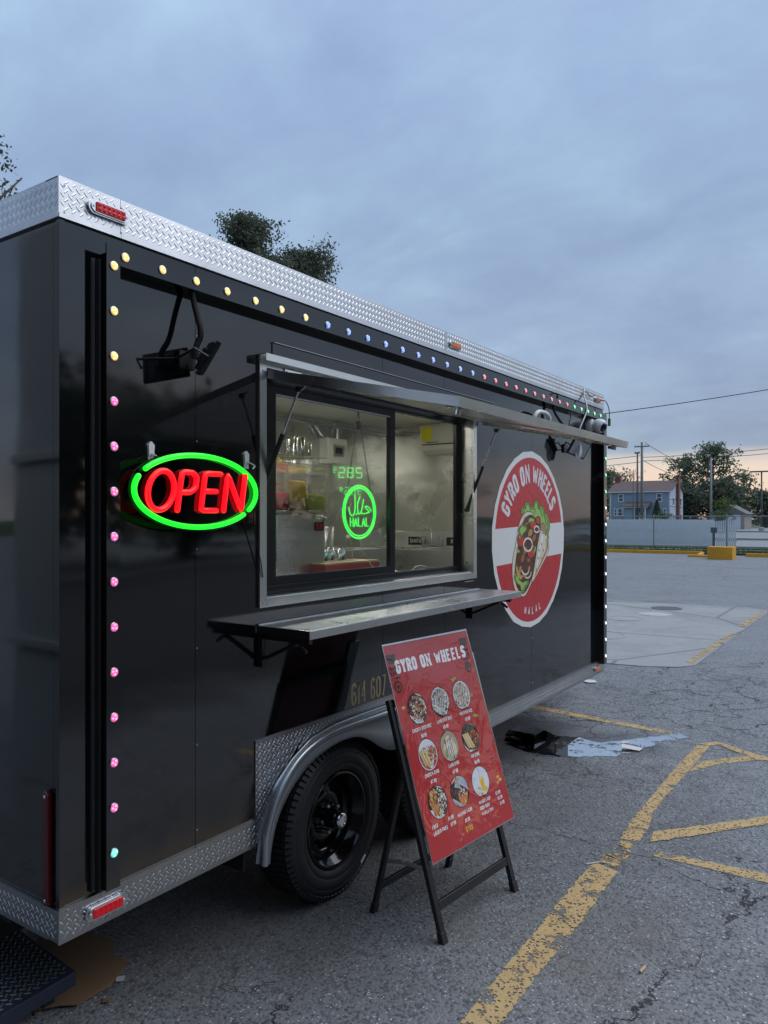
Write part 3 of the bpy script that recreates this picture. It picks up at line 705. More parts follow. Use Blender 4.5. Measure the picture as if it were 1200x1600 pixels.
# fender: attach line, rolled lip, skirt with a dip between the wheels
fo = [(.808, .335), (.809, .39), (.813, .457), (.862, .563), (.93, .648), (1.033, .722), (1.18, .757), (1.366, .762), (1.55, .760), (MID, .759)]
fo = fo + [(2 * MID - x, z) for x, z in reversed(fo[:-1])]
fo = [(min(x, 2.60), z) for x, z in fo]
sk = [(.850, .330), (.856, .38), (.882, .468), (.93, .54), (.995, .60), (1.08, .65), (1.164, .678), (1.29, .697), (1.406, .691), (1.50, .655), (1.585, .60), (1.66, .562), (MID, .550)]
sk = sk + [(2 * MID - x, z) for x, z in reversed(sk[:-1])]
sk = [(min(x, 2.575), z) for x, z in sk]
def resamp(P, n):
    P = [Vector(p) for p in P]; d = [0]
    for a, b in zip(P, P[1:]): d.append(d[-1] + (b - a).length)
    out = []
    for i in range(n + 1):
        t = d[-1] * i / n; j = 0
        while j < len(P) - 2 and d[j + 1] < t: j += 1
        out.append(P[j].lerp(P[j + 1], min(1, (t - d[j]) / max(1e-9, d[j + 1] - d[j]))))
    return out
def smoothp(P, k=2):
    for _ in range(k):
        Q = [P[0]]
        for a, b in zip(P, P[1:]): Q += [a * .75 + b * .25, a * .25 + b * .75]
        Q.append(P[-1]); P = Q
    return P
N = 90
FO = resamp(smoothp([Vector(p) for p in fo]), N)
# skirt point for each outer point: same x share
SK = resamp(smoothp([Vector(p) for p in sk]), 400)
SKr = resamp(smoothp([Vector(p) for p in sk]), N)
def near_sk(i): return SKr[i]
AT = resamp([Vector((.822, .335)), Vector((.835, .41))] + [Vector(a) for a in arch[1:-1]] + [Vector((2.595, .345))], N)
def nor(i):
    a = FO[max(0, i - 1)]; b = FO[min(N, i + 1)]; t = (b - a).normalized(); return Vector((t.y, -t.x)) * 1.0   # points inward (down)
rows = []
for i in range(N + 1):
    o = FO[i]; nn = nor(i); s_ = near_sk(i)
    ck = o + nn * .0
    at_ = AT[i]; pr = [(-.009, at_ - nn * .010), (-.013, at_ - nn * .008), (-.016, at_ - nn * .001), (-.030, at_.lerp(o, .5)), (-.046, o + nn * .001), (-.056, o + nn * .006), (-.060, o + nn * .014), (-.058, o + nn * .022), (-.052, o + nn * .027)]
    row = [(q.x, y, q.y) for y, q in pr]
    e = Vector((s_.x, s_.y)); st = o + nn * .028
    if (e - st).length < .012: e = st + nn * .012
    row += [(st.x, -.048, st.y), ((st.x + e.x) / 2, -.048, (st.y + e.y) / 2), (e.x, -.048, e.y), (e.x, -.044, e.y)]
    rows.append(row)
mb = MB(); K = len(rows[0]); vs = [p for r in rows for p in r]
mb.add(vs, [(i * K + j, i * K + j + 1, (i + 1) * K + j + 1, (i + 1) * K + j) for i in range(N) for j in range(K - 1)])
mb.prism([(x, -.008, z) for x, z in ((.770, .345), (.80, .345), (.80, .60), (.79, .60))], (0, .004, 0)) if False else None
fe = mb.done('fender', 'fender', TR, smooth=True)
# wheel box and underside
mb = MB(); mb.box(.80, .26, .30, 2.62, .28, .82); mb.box(.80, .036, .82, 2.62, .28, .83); mb.box(.79, .036, .30, .80, .28, .83); mb.box(2.62, .036, .30, 2.63, .28, .83)
mb.done('wheel_well', 'under', TR)
mb = MB(); mb.box(.02, .30, .36, L_ - .02, Wd - .05, .42); mb.box(.02, .036, .42, .79, .30, .46); mb.box(2.64, .036, .42, L_ - .02, .30, .46)
for y in (.42, 1.85): mb.box(.02, y, .26, L_ + .9, y + .06, .36)
mb.box(1.25, .3, .25, 1.41, Wd - .3, .41); mb.box(2.0, .3, .25, 2.16, Wd - .3, .41)
mb.done('chassis', 'under', TR)
mb = MB(); mb.box(L_ + .04, .62, .24, L_ + .85, 2.0, 1.25); mb.done('added_mirror_box', 'gloss', TR, bevel=.01)  # unseen box, added and sized so the puddle's left part mirrors dark
mb = MB(); mb.bar((L_, .45, .32), (L_ + 1.7, 1.1, .32), .08, .10); mb.bar((L_, 1.9, .32), (L_ + 1.7, 1.25, .32), .08, .10); mb.lathe([(.03, 0), (.03, .6)], (L_ + 1.4, 1.17, .05), n=12); mb.done('drawbar', 'under', TR)
# wheels ---------------------------------------------------------------
def wheel(cx, cy, cz, side=-1, name='wheel'):
    w = bpy.data.objects.new(name, None); COL.objects.link(w); w.parent = TR; w.location = (cx, cy, cz); w.empty_display_size = .1
    return w
def wheel_parts(w, o):
    x, y, z = o; A = (0, -1, 0)      # axis towards the viewer's side; heights measured outwards from y
    mb = MB()
    prof = [(.205, -.19), (.26, -.205), (.305, -.20), (.326, -.185), (.333, -.165), (.335, -.10), (.333, -.035), (.326, -.016), (.322, -.012), (.318, -.009), (.300, .004), (.292, .0055), (.290, .0035), (.288, .006), (.270, .009), (.245, .008), (.243, .0055), (.240, .0075), (.225, .004), (.214, -.004), (.207, -.012), (.203, -.03)]
    mb.lathe(prof, o, A, 72, close=False)
    t = mb.done('tyre', 'tyre', w, angle=50)
    mb = MB()   # tread blocks across the shoulder
    for k in range(76):
        a = 2 * PI * k / 76
        for (h0, h1, off) in ((-.028, -.075, 0), (-.083, -.125, .5), (-.133, -.175, 0)):
            a_ = a + off * 2 * PI / 76; da = .030
            pts = []
            for aa, hh, rr in ((a_ - da, h0, .3335), (a_ + da, h0, .3335), (a_ + da, h1, .3345), (a_ - da, h1, .3345)):
                pts.append((aa, hh, rr))
            V = []
            for aa, hh, rr in pts: V.append((x + math.cos(aa) * rr, y - hh, z + math.sin(aa) * rr))
            for aa, hh, rr in pts: V.append((x + math.cos(aa) * (rr + .006), y - hh, z + math.sin(aa) * (rr + .006)))
            mb.add(V, [(4, 5, 6, 7), (0, 1, 5, 4), (1, 2, 6, 5), (2, 3, 7, 6), (3, 0, 4, 7)])
        pts = [(math.cos(a + d) * r + x, y - h, math.sin(a + d) * r + z) for d, r, h in ((-.028, .333, -.016), (.028, .333, -.016), (.028, .312, .000), (-.028, .312, .000))]
        pt2 = [(math.cos(a + d) * r + x, y - h, math.sin(a + d) * r + z) for d, r, h in ((-.026, .339, -.012), (.026, .339, -.012), (.026, .315, .0045), (-.026, .315, .0045))]
        mb.add(pts + pt2, [(4, 5, 6, 7), (0, 1, 5, 4), (1, 2, 6, 5), (2, 3, 7, 6), (3, 0, 4, 7)])
    mb.done('tread_blocks', 'tyre', w, kind='stuff')
    mb = MB()
    mb.lathe([(.201, -.18), (.203, -.03), (.207, -.008), (.203, -.003), (.196, -.004), (.192, -.014), (.186, -.018), (.182, -.026), (.176, -.030), (.172, -.040), (.166, -.044), (.163, -.06), (.158, -.085), (.150, -.092)], o, A, 64, close=False)
    mb.done('rim', 'rim', w, angle=60)
    mb = MB()      # rim centre: a dished disc with oval windows left open between spokes
    n = 64; R0 = [(.150, -.092), (.132, -.083), (.105, -.078), (.088, -.074), (.072, -.083), (.040, -.086)]
    V = []
    for r, h in R0:
        for j in range(n): a = 2 * PI * j / n; V.append((x + math.cos(a) * r, y - h, z + math.sin(a) * r))
    F = []
    for i in range(len(R0) - 1):
        for j in range(n):
            if i == 1 and j % 8 in (1, 2, 3, 4): continue
            j2 = (j + 1) % n; F.append((i * n + j, (i + 1) * n + j, (i + 1) * n + j2, i * n + j2))
    mb.add(V, F); mb.done('rim_centre', 'rim', w, angle=60)
    mb = MB(); mb.lathe([(.135, -.12), (.0005, -.12)], o, A, 24, close=False); mb.done('brake_drum', 'under', w)
    mb = MB(); mb.lathe([(.044, -.090), (.043, -.040), (.040, -.022), (.037, -.014), (.037, -.006)], o, A, 32, close=True); mb.done('hub', 'rim', w, angle=50)
    mb = MB(); mb.lathe([(.033, -.006), (.034, .014), (.030, .020), (.022, .021), (.020, .017), (.001, .0165)], o, A, 32, close=False); mb.done('hub_cap', 'chrome', w, angle=50)
    for k in range(5):
        a = PI / 2 + .35 + 2 * PI * k / 5; c = (x + math.cos(a) * .060, y, z + math.sin(a) * .060)
        mb = MB(); mb.lathe([(.013, -.086), (.013, -.068), (.010, -.062), (.010, -.045), (.007, -.040)], c, A, 8); mb.done('wheel_nut', 'bezel', w)
    mb = MB(); a = R_(-58); mb.bar((x + math.cos(a) * .285 + .002, y - .0065, z + math.sin(a) * .285), (x + math.cos(a) * .285 + .034, y - .0065, z + math.sin(a) * .285 + .026), .002, .016, (0, 0, 1))
    mb.done('white_mark', 'white', w)
TY = .335
w1 = wheel(1.33, -.01, TY); wheel_parts(w1, (1.33, -.01, TY))
w2 = wheel(2.185, -.01, TY)
for c in list(w1.children):
    d = c.copy(); COL.objects.link(d); d.parent = w2
# corner lamps, markers
def marker(cx, cz, ln, ht, lens, tilt=0, two=True):
    mb = MB(); r = ht / 2; pts = [(cx - ln / 2 + r + r * math.cos(R_(a)), cz + r * math.sin(R_(a))) for a in range(90, 271, 20)] + [(cx + ln / 2 - r + r * math.cos(R_(a)), cz + r * math.sin(R_(a))) for a in range(-90, 91, 20)]
    mb.prism([(x, -.010, z) for x, z in pts], (0, -.008, 0)); mb.prism([(cx + (x - cx) * .9, -.018, cz + (z - cz) * .82) for x, z in pts], (0, -.004, 0))
    b = mb.done('marker_lamp', 'bezel', TR, angle=35)
    mb = MB(); w = ln * .34; h = ht * .30; n = 6
    mb.box(cx - w, -.027, cz - h, cx + w, -.021, cz + h)
    for i in range(n):
        for j in (-1, 1):
            mb.lathe([(.006, 0), (.005, .002), (.001, .003)], (cx - w + (i + .5) * 2 * w / n, -.027, cz + j * h * .5), (0, -1, 0), 8, close=False)
    mb.done('lens', lens, b)
    for s_ in (-1, 1):
        mb = MB(); mb.lathe([(.0045, 0), (.004, .002)], (cx + s_ * (w + .008), -.022, cz), (0, -1, 0), 8); mb.done('screw', 'chrome', b)
marker(.160, 2.612, .150, .044, 'red_lens'); marker(2.365, 2.606, .13, .038, 'amber_lens'); marker(4.70, 2.606, .13, .038, 'amber_lens')
marker(.150, .452, .150, .046, 'red_lens'); marker(4.69, .452, .13, .038, 'amber_lens')
mb = MB(); mb.prism([(0, .034 + a, z) for a, z in ((0, .51), (.016, .503), (.030, .51), (.030, .835), (.016, .85), (0, .835))], (-.018, 0, 0)); b = mb.done('tail_lamp', 'dark_red_lens', TR, bevel=.004)
for z in (.52, .83): mb = MB(); mb.lathe([(.005, 0), (.004, .002)], (-.018, .049, z), (-1, 0, 0), 8); mb.done('screw', 'chrome', b)
# screws and rivets on the side
mb = MB()
for x in (.012, .21): 
    for z in (ZT - .02, ZR + .018): mb.lathe([(.0035, 0), (.003, .0015)], (x, -.009, z), (0, -1, 0), 8)
for z in (.56, .86, 1.20, 1.55, 1.93, 2.30):
    mb.lathe([(.0035, 0), (.003, .002)], (.527, 0, z), (0, -1, 0), 8); mb.lathe([(.0035, 0), (.003, .002)], (2.278, 0, z), (0, -1, 0), 8); mb.lathe([(.0035, 0), (.003, .002)], (3.437, 0, z), (0, -1, 0), 8)
for x in (.02, .135, .53, .80, 2.7, 3.3, 3.9, 4.5):
    mb.lathe([(.004, 0), (.003, .002)], (x, -.0105, ZP - .006), (0, -1, 0), 8); mb.lathe([(.004, 0), (.003, .002)], (x + .02, -.009, ZB + .010), (0, -1, 0), 8)
o = mb.done('rivets', 'bezel', TR, kind='stuff')

# LED frame ------------------------------------------------------------
mb = MB(); mb.box(.121, -.055, .520, .170, -.050, 2.497); mb.box(.123, -.050, .520, .127, -.001, 2.46); mb.box(.165, -.050, .522, .169, -.001, 2.45)
mb.done('led_channel_near', 'gloss', TR)
mb = MB(); mb.box(.098, -.012, .515, .121, -.001, 2.455); mb.box(.112, -.030, .515, .1205, -.012, 2.452); mb.done('channel_flange', 'blackmatte', TR)
mb = MB(); mb.box(.105, -.0135, .518, .1075, -.0121, 2.45); mb.done('flange_bead', 'bezel', TR)
mb = MB(); mb.box(.1705, -.055, 2.440, 4.80, -.050, 2.497); mb.box(.1705, -.050, 2.440, 4.80, -.001, 2.445); mb.box(.1705, -.050, 2.492, 4.80, -.001, 2.4965)
mb.done('led_channel_top', 'gloss', TR)
for n_ in TR.children: 
    if n_.name.startswith('led_channel'): n_.name = 'led_channel'
mb = MB(); mb.box(4.735, -.055, .482, 4.80, -.050, 2.4395); mb.box(4.737, -.050, .482, 4.742, -.001, 2.438); mb.box(4.795, -.050, .482, 4.7995, -.001, 2.438); mb.done('led_channel', 'gloss', TR)
mb = MB(); mb.box(4.80, -.005, .482, 4.812, -.001, 2.5); mb.done('edge_moulding', 'bezel', TR)
led_src = {}
def make_led(c):
    mb = MB(); mb.m = 0; mb.lathe([(.0150, 0), (.0150, .003), (.0140, .0045), (.0130, .0045)], (0, 0, 0), (0, -1, 0), 18, close=False)
    mb.m = 1; mb.lathe([(.0130, .0044), (.012, .0055), (.008, .0062), (.001, .0064)], (0, 0, 0), (0, -1, 0), 14, close=False)
    mb.m = 2
    for k in range(3):
        a = .5 + 2 * PI * k / 3; mb.lathe([(.0034, .0060), (.0028, .0080), (.0008, .0086)], (math.cos(a) * .0066, 0, math.sin(a) * .0066), (0, -1, 0), 8, close=False)
    return mb.done('led_light', ['bezel', 'led_' + c, 'dot_' + c], TR, angle=60)
def put_led(x, z, c):
    if c not in led_src: led_src[c] = make_led(c); led_src[c].location = (x, -.055, z); return
    d = led_src[c].copy(); COL.objects.link(d); d.location = (x, -.055, z); d.rotation_euler = (0, random.uniform(0, 6.28), 0)
for i in range(14): put_led(.146, 2.433 - i * .1386, 'yellow' if i < 3 else 'teal' if i == 13 else 'pink')
for i in range(32): put_led(.187 + i * .1437, 2.470, 'yellow' if i < 7 else 'blue' if i < 17 else 'red' if i < 27 else 'green')
for i in range(15): put_led(4.766, 2.40 - i * .1325, 'green' if i < 5 else 'white')

# serving window --------------------------------------------------------
FR = bpy.data.objects.new('serving_window', None); COL.objects.link(FR); FR.parent = TR; FR.location = (1.7, 0, 1.8)
def fr(name, mat, *boxes, bevel=0, parent=None):
    mb = MB()
    for b in boxes: mb.box(*b)
    return mb.done(name, mat, parent or FR, bevel=bevel)
fr('outer_frame', 'steel', (.832, -.012, 1.312, X0 + .002, -.0005, 2.285))
fr('outer_frame', 'steel', (X1 - .002, -.012, 1.312, 2.622, -.0005, 2.285))
fr('outer_frame', 'steel', (X0 + .0022, -.0118, 1.312, X1 - .0022, -.0005, Z0 + .002))
fr('outer_frame', 'steel', (X0 + .0022, -.0118, Z1 - .004, X1 - .0022, -.0005, 2.285))
fr('reveal', 'steel', (X1 - .003, -.0004, Z0 + .003, X1, .095, Z1)); fr('reveal', 'steel', (X0, -.0004, Z0 + .003, X0 + .003, .095, Z1))
fr('sill', 'steel', (X0 + .0032, -.0004, Z0, X1 - .0032, .095, Z0 + .006)); fr('reveal', 'steel', (X0 + .0032, -.0004, Z1 - .003, X1 - .0032, .095, Z1))
YW = .062
fr('window_frame', 'blacktrim', (X0 + .004, YW, Z0 + .007, X0 + .064, YW + .035, Z1 - .004), bevel=.003)
fr('window_frame', 'blacktrim', (X1 - .050, YW + .010, Z0 + .007, X1 - .004, YW + .035, Z1 - .004), bevel=.003)
fr('window_frame', 'blacktrim', (X0 + .0645, YW, Z0 + .007, X1 - .0505, YW + .035, Z0 + .040), bevel=.003)
fr('window_frame', 'blacktrim', (X0 + .0645, YW, Z1 - .050, X1 - .0505, YW + .035, Z1 - .004), bevel=.003)
sash = fr('sash', 'blacktrim', (.934, YW + .002, Z0 + .041, 1.005, YW + .024, Z1 - .051), (1.838, YW + .002, Z0 + .041, 1.885, YW + .024, Z1 - .051), (1.0052, YW + .002, Z0 + .041, 1.8378, YW + .024, Z0 + .075), (1.0052, YW + .002, Z1 - .085, 1.8378, YW + .024, Z1 - .051))
fr('bead', 'bezel', (1.0052, YW + .0005, Z1 - .088, 1.8378, YW + .0018, Z1 - .081), parent=sash)
mb = MB(); mb.poly([(1.004, YW + .012, Z0 + .074), (1.839, YW + .012, Z0 + .074), (1.839, YW + .012, Z1 - .084), (1.004, YW + .012, Z1 - .084)]); mb.done('glass_pane', 'glass', sash)
mb = MB()
for x in (.885, .92): mb.lathe([(.004, 0), (.003, .002)], (x, YW, Z0 + .05), (0, -1, 0), 8)
for x, z in ((.85, 1.33), (.85, 2.23), (.90, 2.265), (1.6, 2.262), (2.60, 1.33), (2.60, 2.2), (.87, 1.326), (2.2, 1.326)): mb.lathe([(.0045, 0), (.0035, .0025)], (x, -.012, z), (0, -1, 0), 8)
mb.lathe([(.009, 0), (.001, .0005)], (X1 - .0035, .03, 1.40), (-1, 0, 0), 10)
mb.done('screws', 'bezel', FR, kind='stuff')
# drip hood above: angle ledge and back flange
mb = MB(); mb.box(.825, -.052, 2.286, 2.64, -.0005, 2.289); mb.box(.825, -.052, 2.262, 2.64, -.049, 2.2858); mb.done('drip_hood', 'steel', TR)
mb = MB(); mb.box(.912, -.004, 2.2895, 2.86, -.0005, 2.349); mb.box(.912, -.010, 2.349, 2.86, -.0005, 2.351); mb.done('hood_flange', 'gloss', TR)
mb = MB(); mb.box(.912, -.0125, 2.3495, 2.86, -.0102, 2.3515); mb.done('flange_edge', 'bezel', TR)
# awning flap
AW = bpy.data.objects.new('awning_flap', None); COL.objects.link(AW); AW.parent = TR; AW.location = (1.78, -.02, 2.22)
ya, za, yb, zb = -.018, 2.222, -.862, 2.042
d = Vector((0, yb - ya, zb - za)); dn = d.normalized(); up = Vector((0, -dn.z, dn.y)) * -1
if up.z < 0: up = -up
def awb(name, s0, s1, t0, t1, h0, h1, mat, bevel=0, parent=None):   # box in awning coordinates: along x, along slope, normal
    mb = MB(); V = []
    for h in (h0, h1):
        for (s_, t) in ((s0, t0), (s1, t0), (s1, t1), (s0, t1)): p = Vector((s_, ya, za)) + dn * t + up * h; V.append(p)
    mb.add(V, [(0, 3, 2, 1), (4, 5, 6, 7), (0, 1, 5, 4), (1, 2, 6, 5), (2, 3, 7, 6), (3, 0, 4, 7)]); return mb.done(name, mat, parent or AW, bevel=bevel)
LN = d.length
awb('panel', .875, 2.685, .0, LN - .003, -.004, .0, 'steel')
awb('rim_lip', .872, .8748, .0, LN, -.020, .014, 'steel'); awb('rim_lip', 2.6852, 2.69, .0, LN, -.020, .014, 'steel')
awb('rim_lip', .875, 2.685, LN - .003, LN, -.020, .014, 'steel'); awb('panel_skin', .875, 2.685, .001, LN - .0035, .010, .0135, 'steel')
awb('stiffener', 2.10, 2.20, .02, LN - .02, -.010, -.0045, 'steel')
awb('corner_cap', .870, .8718, .0, .05, -.021, .015, 'bezel')
# latches on the awning's underside
for t in (LN - .06,):
    mb = MB(); c = Vector((.93, ya, za)) + dn * t - up * .012
    mb.lathe([(.022, 0), (.022, .012), (.018, .014)], c, -up, 16); mb.lathe([(.012, .012), (.012, .03), (.009, .032)], c + Vector((.05, 0, 0)), -up, 12); mb.bar(c - Vector((.03, 0, 0)), c + Vector((.08, 0, 0)), .02, .006); mb.done('latch', 'chrome', AW)
    mb = MB(); c = Vector((2.60, ya, za)) + dn * (t + .01) - up * .020
    mb.lathe([(.022, 0), (.022, .02)], c, -up, 16); mb.bar(c - Vector((.05, 0, 0)), c + Vector((.05, 0, 0)), .03, .008); mb.done('latch', 'chrome', AW)
for x in (1.02, 2.45):   # hinge brackets
    mb = MB(); mb.box(x - .05, -.018, 2.225, x + .05, -.0125, 2.258); mb.lathe([(.008, 0), (.007, .006)], (x - .035, -.018, 2.24), (0, -1, 0), 10); mb.lathe([(.008, 0), (.007, .006)], (x + .035, -.018, 2.24), (0, -1, 0), 10); mb.done('hinge_bracket', 'chrome', TR, bevel=.0)
def strut(a, b):
    a = Vector(a); b = Vector(b); m = a.lerp(b, .45)
    mb = MB(); mb.tube([a, m], .0045, 10); s_ = mb.done('strut_rod', 'chrome', TR); s_.name = 'gas_strut'
    mb = MB(); mb.tube([m, b], .0095, 12); mb.done('strut_cylinder', 'blackmetal', s_, angle=50)
    for q in (a, b): mb = MB(); mb.lathe([(.012, -.006), (.012, .006)], q, (1, 0, 0), 10); mb.done('ball_joint', 'blackmetal', s_)
    mb = MB(); mb.prism([(a.x + .004, a.y + .03, a.z + .018), (a.x + .004, a.y - .03, a.z + .010), (a.x + .004, a.y, a.z - .012)], (.003, 0, 0)); mb.done('strut_bracket', 'bezel', s_)
strut((.90, -.15, 2.150), (.878, .012, 1.78)); strut((2.655, -.12, 2.160), (2.575, .030, 1.705))
# shelf
SH = bpy.data.objects.new('serving_shelf', None); COL.objects.link(SH); SH.parent = TR; SH.location = (1.75, -.1, 1.24)
def sb(name, mat, *bx, bevel=0):
    mb = MB()
    for b in bx: mb.box(*b)
    return mb.done(name, mat, SH, bevel=bevel)
zs = 1.246
sb('shelf_top', 'steel', (.826, -.266, zs - .004, 2.665, -.006, zs), bevel=.001)
sb('shelf_edge', 'steel', (.822, -.270, zs - .032, 2.669, -.2665, zs - .001), bevel=.001)
sb('shelf_end', 'blackmetal', (.822, -.266, zs - .030, .8255, -.006, zs - .001)); sb('shelf_end', 'steel', (2.6655, -.266, zs - .030, 2.669, -.006, zs - .001))
sb('hinge_strip', 'bezel', (.83, -.010, zs + .0005, 2.66, -.0005, zs + .004))
for x in (.845, 2.56):
    b = bpy.data.objects.new('folding_bracket', None); COL.objects.link(b); b.parent = SH; b.location = Vector((x, 0, 1.15)) - Vector(SH.location)
    mb = MB(); mb.box(x - .012, -.022, 1.085, x + .012, -.001, zs - .034); mb.box(x - .010, -.255, zs - .052, x + .010, -.023, zs - .034)
    mb.bar((x, -.030, 1.12), (x, -.185, zs - .056), .016, .012); mb.lathe([(.007, -.014), (.007, .014)], (x, -.03, 1.12), (1, 0, 0), 8); mb.lathe([(.007, -.014), (.007, .014)], (x, -.185, zs - .06), (1, 0, 0), 8)
    mb.bar((x, -.2, zs - .06), (x, -.235, zs - .085), .012, .010)
    o = mb.done('bracket_arm', 'blackmetal', SH); bpy.data.objects.remove(b); o.name = 'folding_bracket'
# phone number
mb = MB(); text(mb, '614 607 428', planar((1.432, -.0006, .812), (1, 0, 0), (0, 0, 1)), .098, .037, .008, .0105, .0055, serif=.008)
mb.done('phone_number', 'gold', TR)
# small maker's mark lettering under the frame
mb = MB()
for i in range(9): mb.box(2.50 + i * .012, -.001, 1.295, 2.508 + i * .012, -.0003, 1.299)
mb.done('maker_mark', 'silver_letter', TR)
# round emblem -----------------------------------------------------------
EC = (3.42, 1.515); ER = .585
def em(u, v, off=0): return (EC[0] + ER * u, -.0022 - off * 1.0, EC[1] + ER * v)
mb = MB(); LW = (.72, .74, .76); LRed = (.50, .028, .036)
def pp(pts, col, smooth=0, closed=True):
    P = [Vector(p) for p in pts]
    for _ in range(smooth):
        Q = []
        for i in range(len(P)):
            a = P[i]; b = P[(i + 1) % len(P)]; Q += [a * .75 + b * .25, a * .25 + b * .75]
        P = Q
    mb.layer += 1; mb.col = col
    # fan-safe: triangulate through bpy tessellation
    from mathutils.geometry import tessellate_polygon
    V = [(p.x, p.y, 0) for p in P]; tri = tessellate_polygon([[Vector(v) for v in V]])
    off = mb.layer * 2e-5
    out = []
    for t in tri:
        a, b, c = (V[i] for i in t); cr = (b[0] - a[0]) * (c[1] - a[1]) - (b[1] - a[1]) * (c[0] - a[0]); out.append(t if cr > 0 else (t[0], t[2], t[1]))
    mb.add([em(v[0], v[1], off) for v in V], out)
def z5(x, y):      # drawing coordinates of the wrap picture -> emblem units (perspective-free, by table of three lines)
    return x, y
edge = [((1 + random.uniform(-.012, .006)) * math.cos(2 * PI * i / 26 + .1), (1 + random.uniform(-.012, .006)) * math.sin(2 * PI * i / 26 + .1)) for i in range(26)]
back = MB(); back.prism([(EC[0] + ER * u, -.0008, EC[1] + ER * v) for u, v in edge], (0, -.0014, 0)); back.col = (.999, 1, 1)
EMB = back.done('round_emblem', 'white', TR)
pp(arc(0, 0, .93, .93, 6.0, 174.5, 40) if False else [(.93 * math.cos(R_(a)), .93 * math.sin(R_(a))) for a in range(12, 176, 4)] , LRed)
pp([(.93 * math.cos(R_(a)), .93 * math.sin(R_(a))) for a in range(196, 351, 4)], LRed)
# arc lettering
def arc_frame(rad, ang, flip=False):
    a = R_(ang); c = (rad * math.cos(a), rad * math.sin(a)); t = (math.sin(a), -math.cos(a)); n = (math.cos(a), math.sin(a))
    if flip: t = (-t[0], -t[1]); n = (-n[0], -n[1])
    return lambda u, v, off=0: em(c[0] + t[0] * u + n[0] * v, c[1] + t[1] * u + n[1] * v, off)
mb.col = LW
s_ = 'GYROONWHEELS'; angs = [153, 143.5, 134, 124, 109, 98.2, 81.5, 69.5, 60, 51, 42.8, 34.3]
for c, a in zip(s_, angs):
    text(mb, c, arc_frame(.64, a), .215, .108 if c != 'W' else .112, 0, .040, .034, serif=.012, align='c')
for c, a in zip('HALAL', [258, 265.2, 272.4, 279.6, 286.8]): text(mb, c, arc_frame(.85, a, True), .088, .050, 0, .017, .015, align='c')
# the wrap
def T(x, y):       # from the 5x enlargement: row/column to emblem units, fitted on five points
    return ((x - 440) / 258.0, 0)[0], None
def UV(x, y):
    # bilinear-ish fit of the perspective of the sticker plane
    Z = lambda px: 1190 * 1.0
    px, py = 740 + x / 5, 680 + y / 5
    import math as m_
    u = (px - 600) / 1190; v = (809 - py) / 1190
    Fx, Fy = math.cos(YAW), math.sin(YAW); Rx, Ry = math.sin(YAW), -math.cos(YAW)
    dx, dy = Fx + u * Rx, Fy + u * Ry; t = (0 - CAM[1]) / dy
    return ((CAM[0] + t * dx - EC[0]) / ER, (CAM[2] + t * v - EC[1]) / ER)
def wp(pts, col, sm=1, ol=True):
    Q = [UV(*p) for p in pts]
    if ol and len(pts) > 4:
        cx0 = sum(q[0] for q in Q) / len(Q); cy0 = sum(q[1] for q in Q) / len(Q); rr = sum(math.hypot(q[0] - cx0, q[1] - cy0) for q in Q) / len(Q); k = .010
        pp([(q[0] + (q[0] - cx0) / max(1e-6, math.hypot(q[0] - cx0, q[1] - cy0)) * k, q[1] + (q[1] - cy0) / max(1e-6, math.hypot(q[0] - cx0, q[1] - cy0)) * k) for q in Q], (.05, .025, .012), sm)
    pp(Q, col, sm)
G1, G2, TAN, CR, BR, TOM, MEAT = (.16, .36, .06), (.33, .55, .14), (.42, .27, .13), (.72, .66, .52), (.10, .035, .018), (.55, .045, .025), (.36, .15, .05)
wp([(365, 610), (370, 570), (395, 562), (400, 525), (430, 530), (440, 560), (465, 562), (470, 522), (490, 505), (505, 530), (510, 562), (525, 550), (545, 570), (552, 612), (575, 620), (585, 660), (592, 710), (580, 770), (585, 805), (560, 800), (520, 700), (450, 640), (400, 620)], G1, 0)
wp([(378, 605), (385, 580), (405, 575), (410, 545), (428, 545), (440, 580), (470, 580), (478, 535), (490, 525), (500, 580), (520, 570), (538, 590), (545, 625), (565, 640), (572, 670), (575, 720), (560, 760), (520, 680), (450, 620)], G2, 0)
wp([(405, 600), (440, 598), (465, 620), (430, 622), (385, 665), (360, 745), (345, 850), (325, 960), (315, 1080), (325, 1170), (350, 1225), (380, 1240), (405, 1225), (430, 1170), (470, 1080), (480, 960), (500, 1060), (440, 1170), (405, 1248), (380, 1264), (335, 1240), (310, 1180), (298, 1080), (303, 960), (328, 850), (343, 740), (365, 650)], CR, 1)
wp([(430, 622), (470, 640), (515, 690), (510, 760), (495, 850), (480, 960), (465, 1060), (435, 1160), (400, 1225), (370, 1225), (335, 1170), (318, 1080), (328, 960), (348, 850), (362, 745), (388, 665)], BR, 1)
for (a, b, c_, w_) in ((440, 760, 22, 60), (470, 800, 18, 50), (400, 900, 20, 55), (430, 960, 18, 60), (380, 960, 16, 60), (455, 880, 14, 40), (400, 820, 12, 40), (360, 1050, 14, 60), (385, 1100, 30, 22), (430, 1040, 12, 40), (410, 690, 20, 22)):
    wp([(a - c_, b + w_ * .5), (a - c_ * .3, b - w_ * .5), (a + c_, b - w_ * .45), (a + c_ * .4, b + w_ * .5)], MEAT if (a + b) % 3 else (.50, .26, .08), 1)
wp([(335, 1010), (345, 1060), (380, 1120), (360, 1130), (335, 1090), (325, 1040)], (.60, .38, .10), 1)
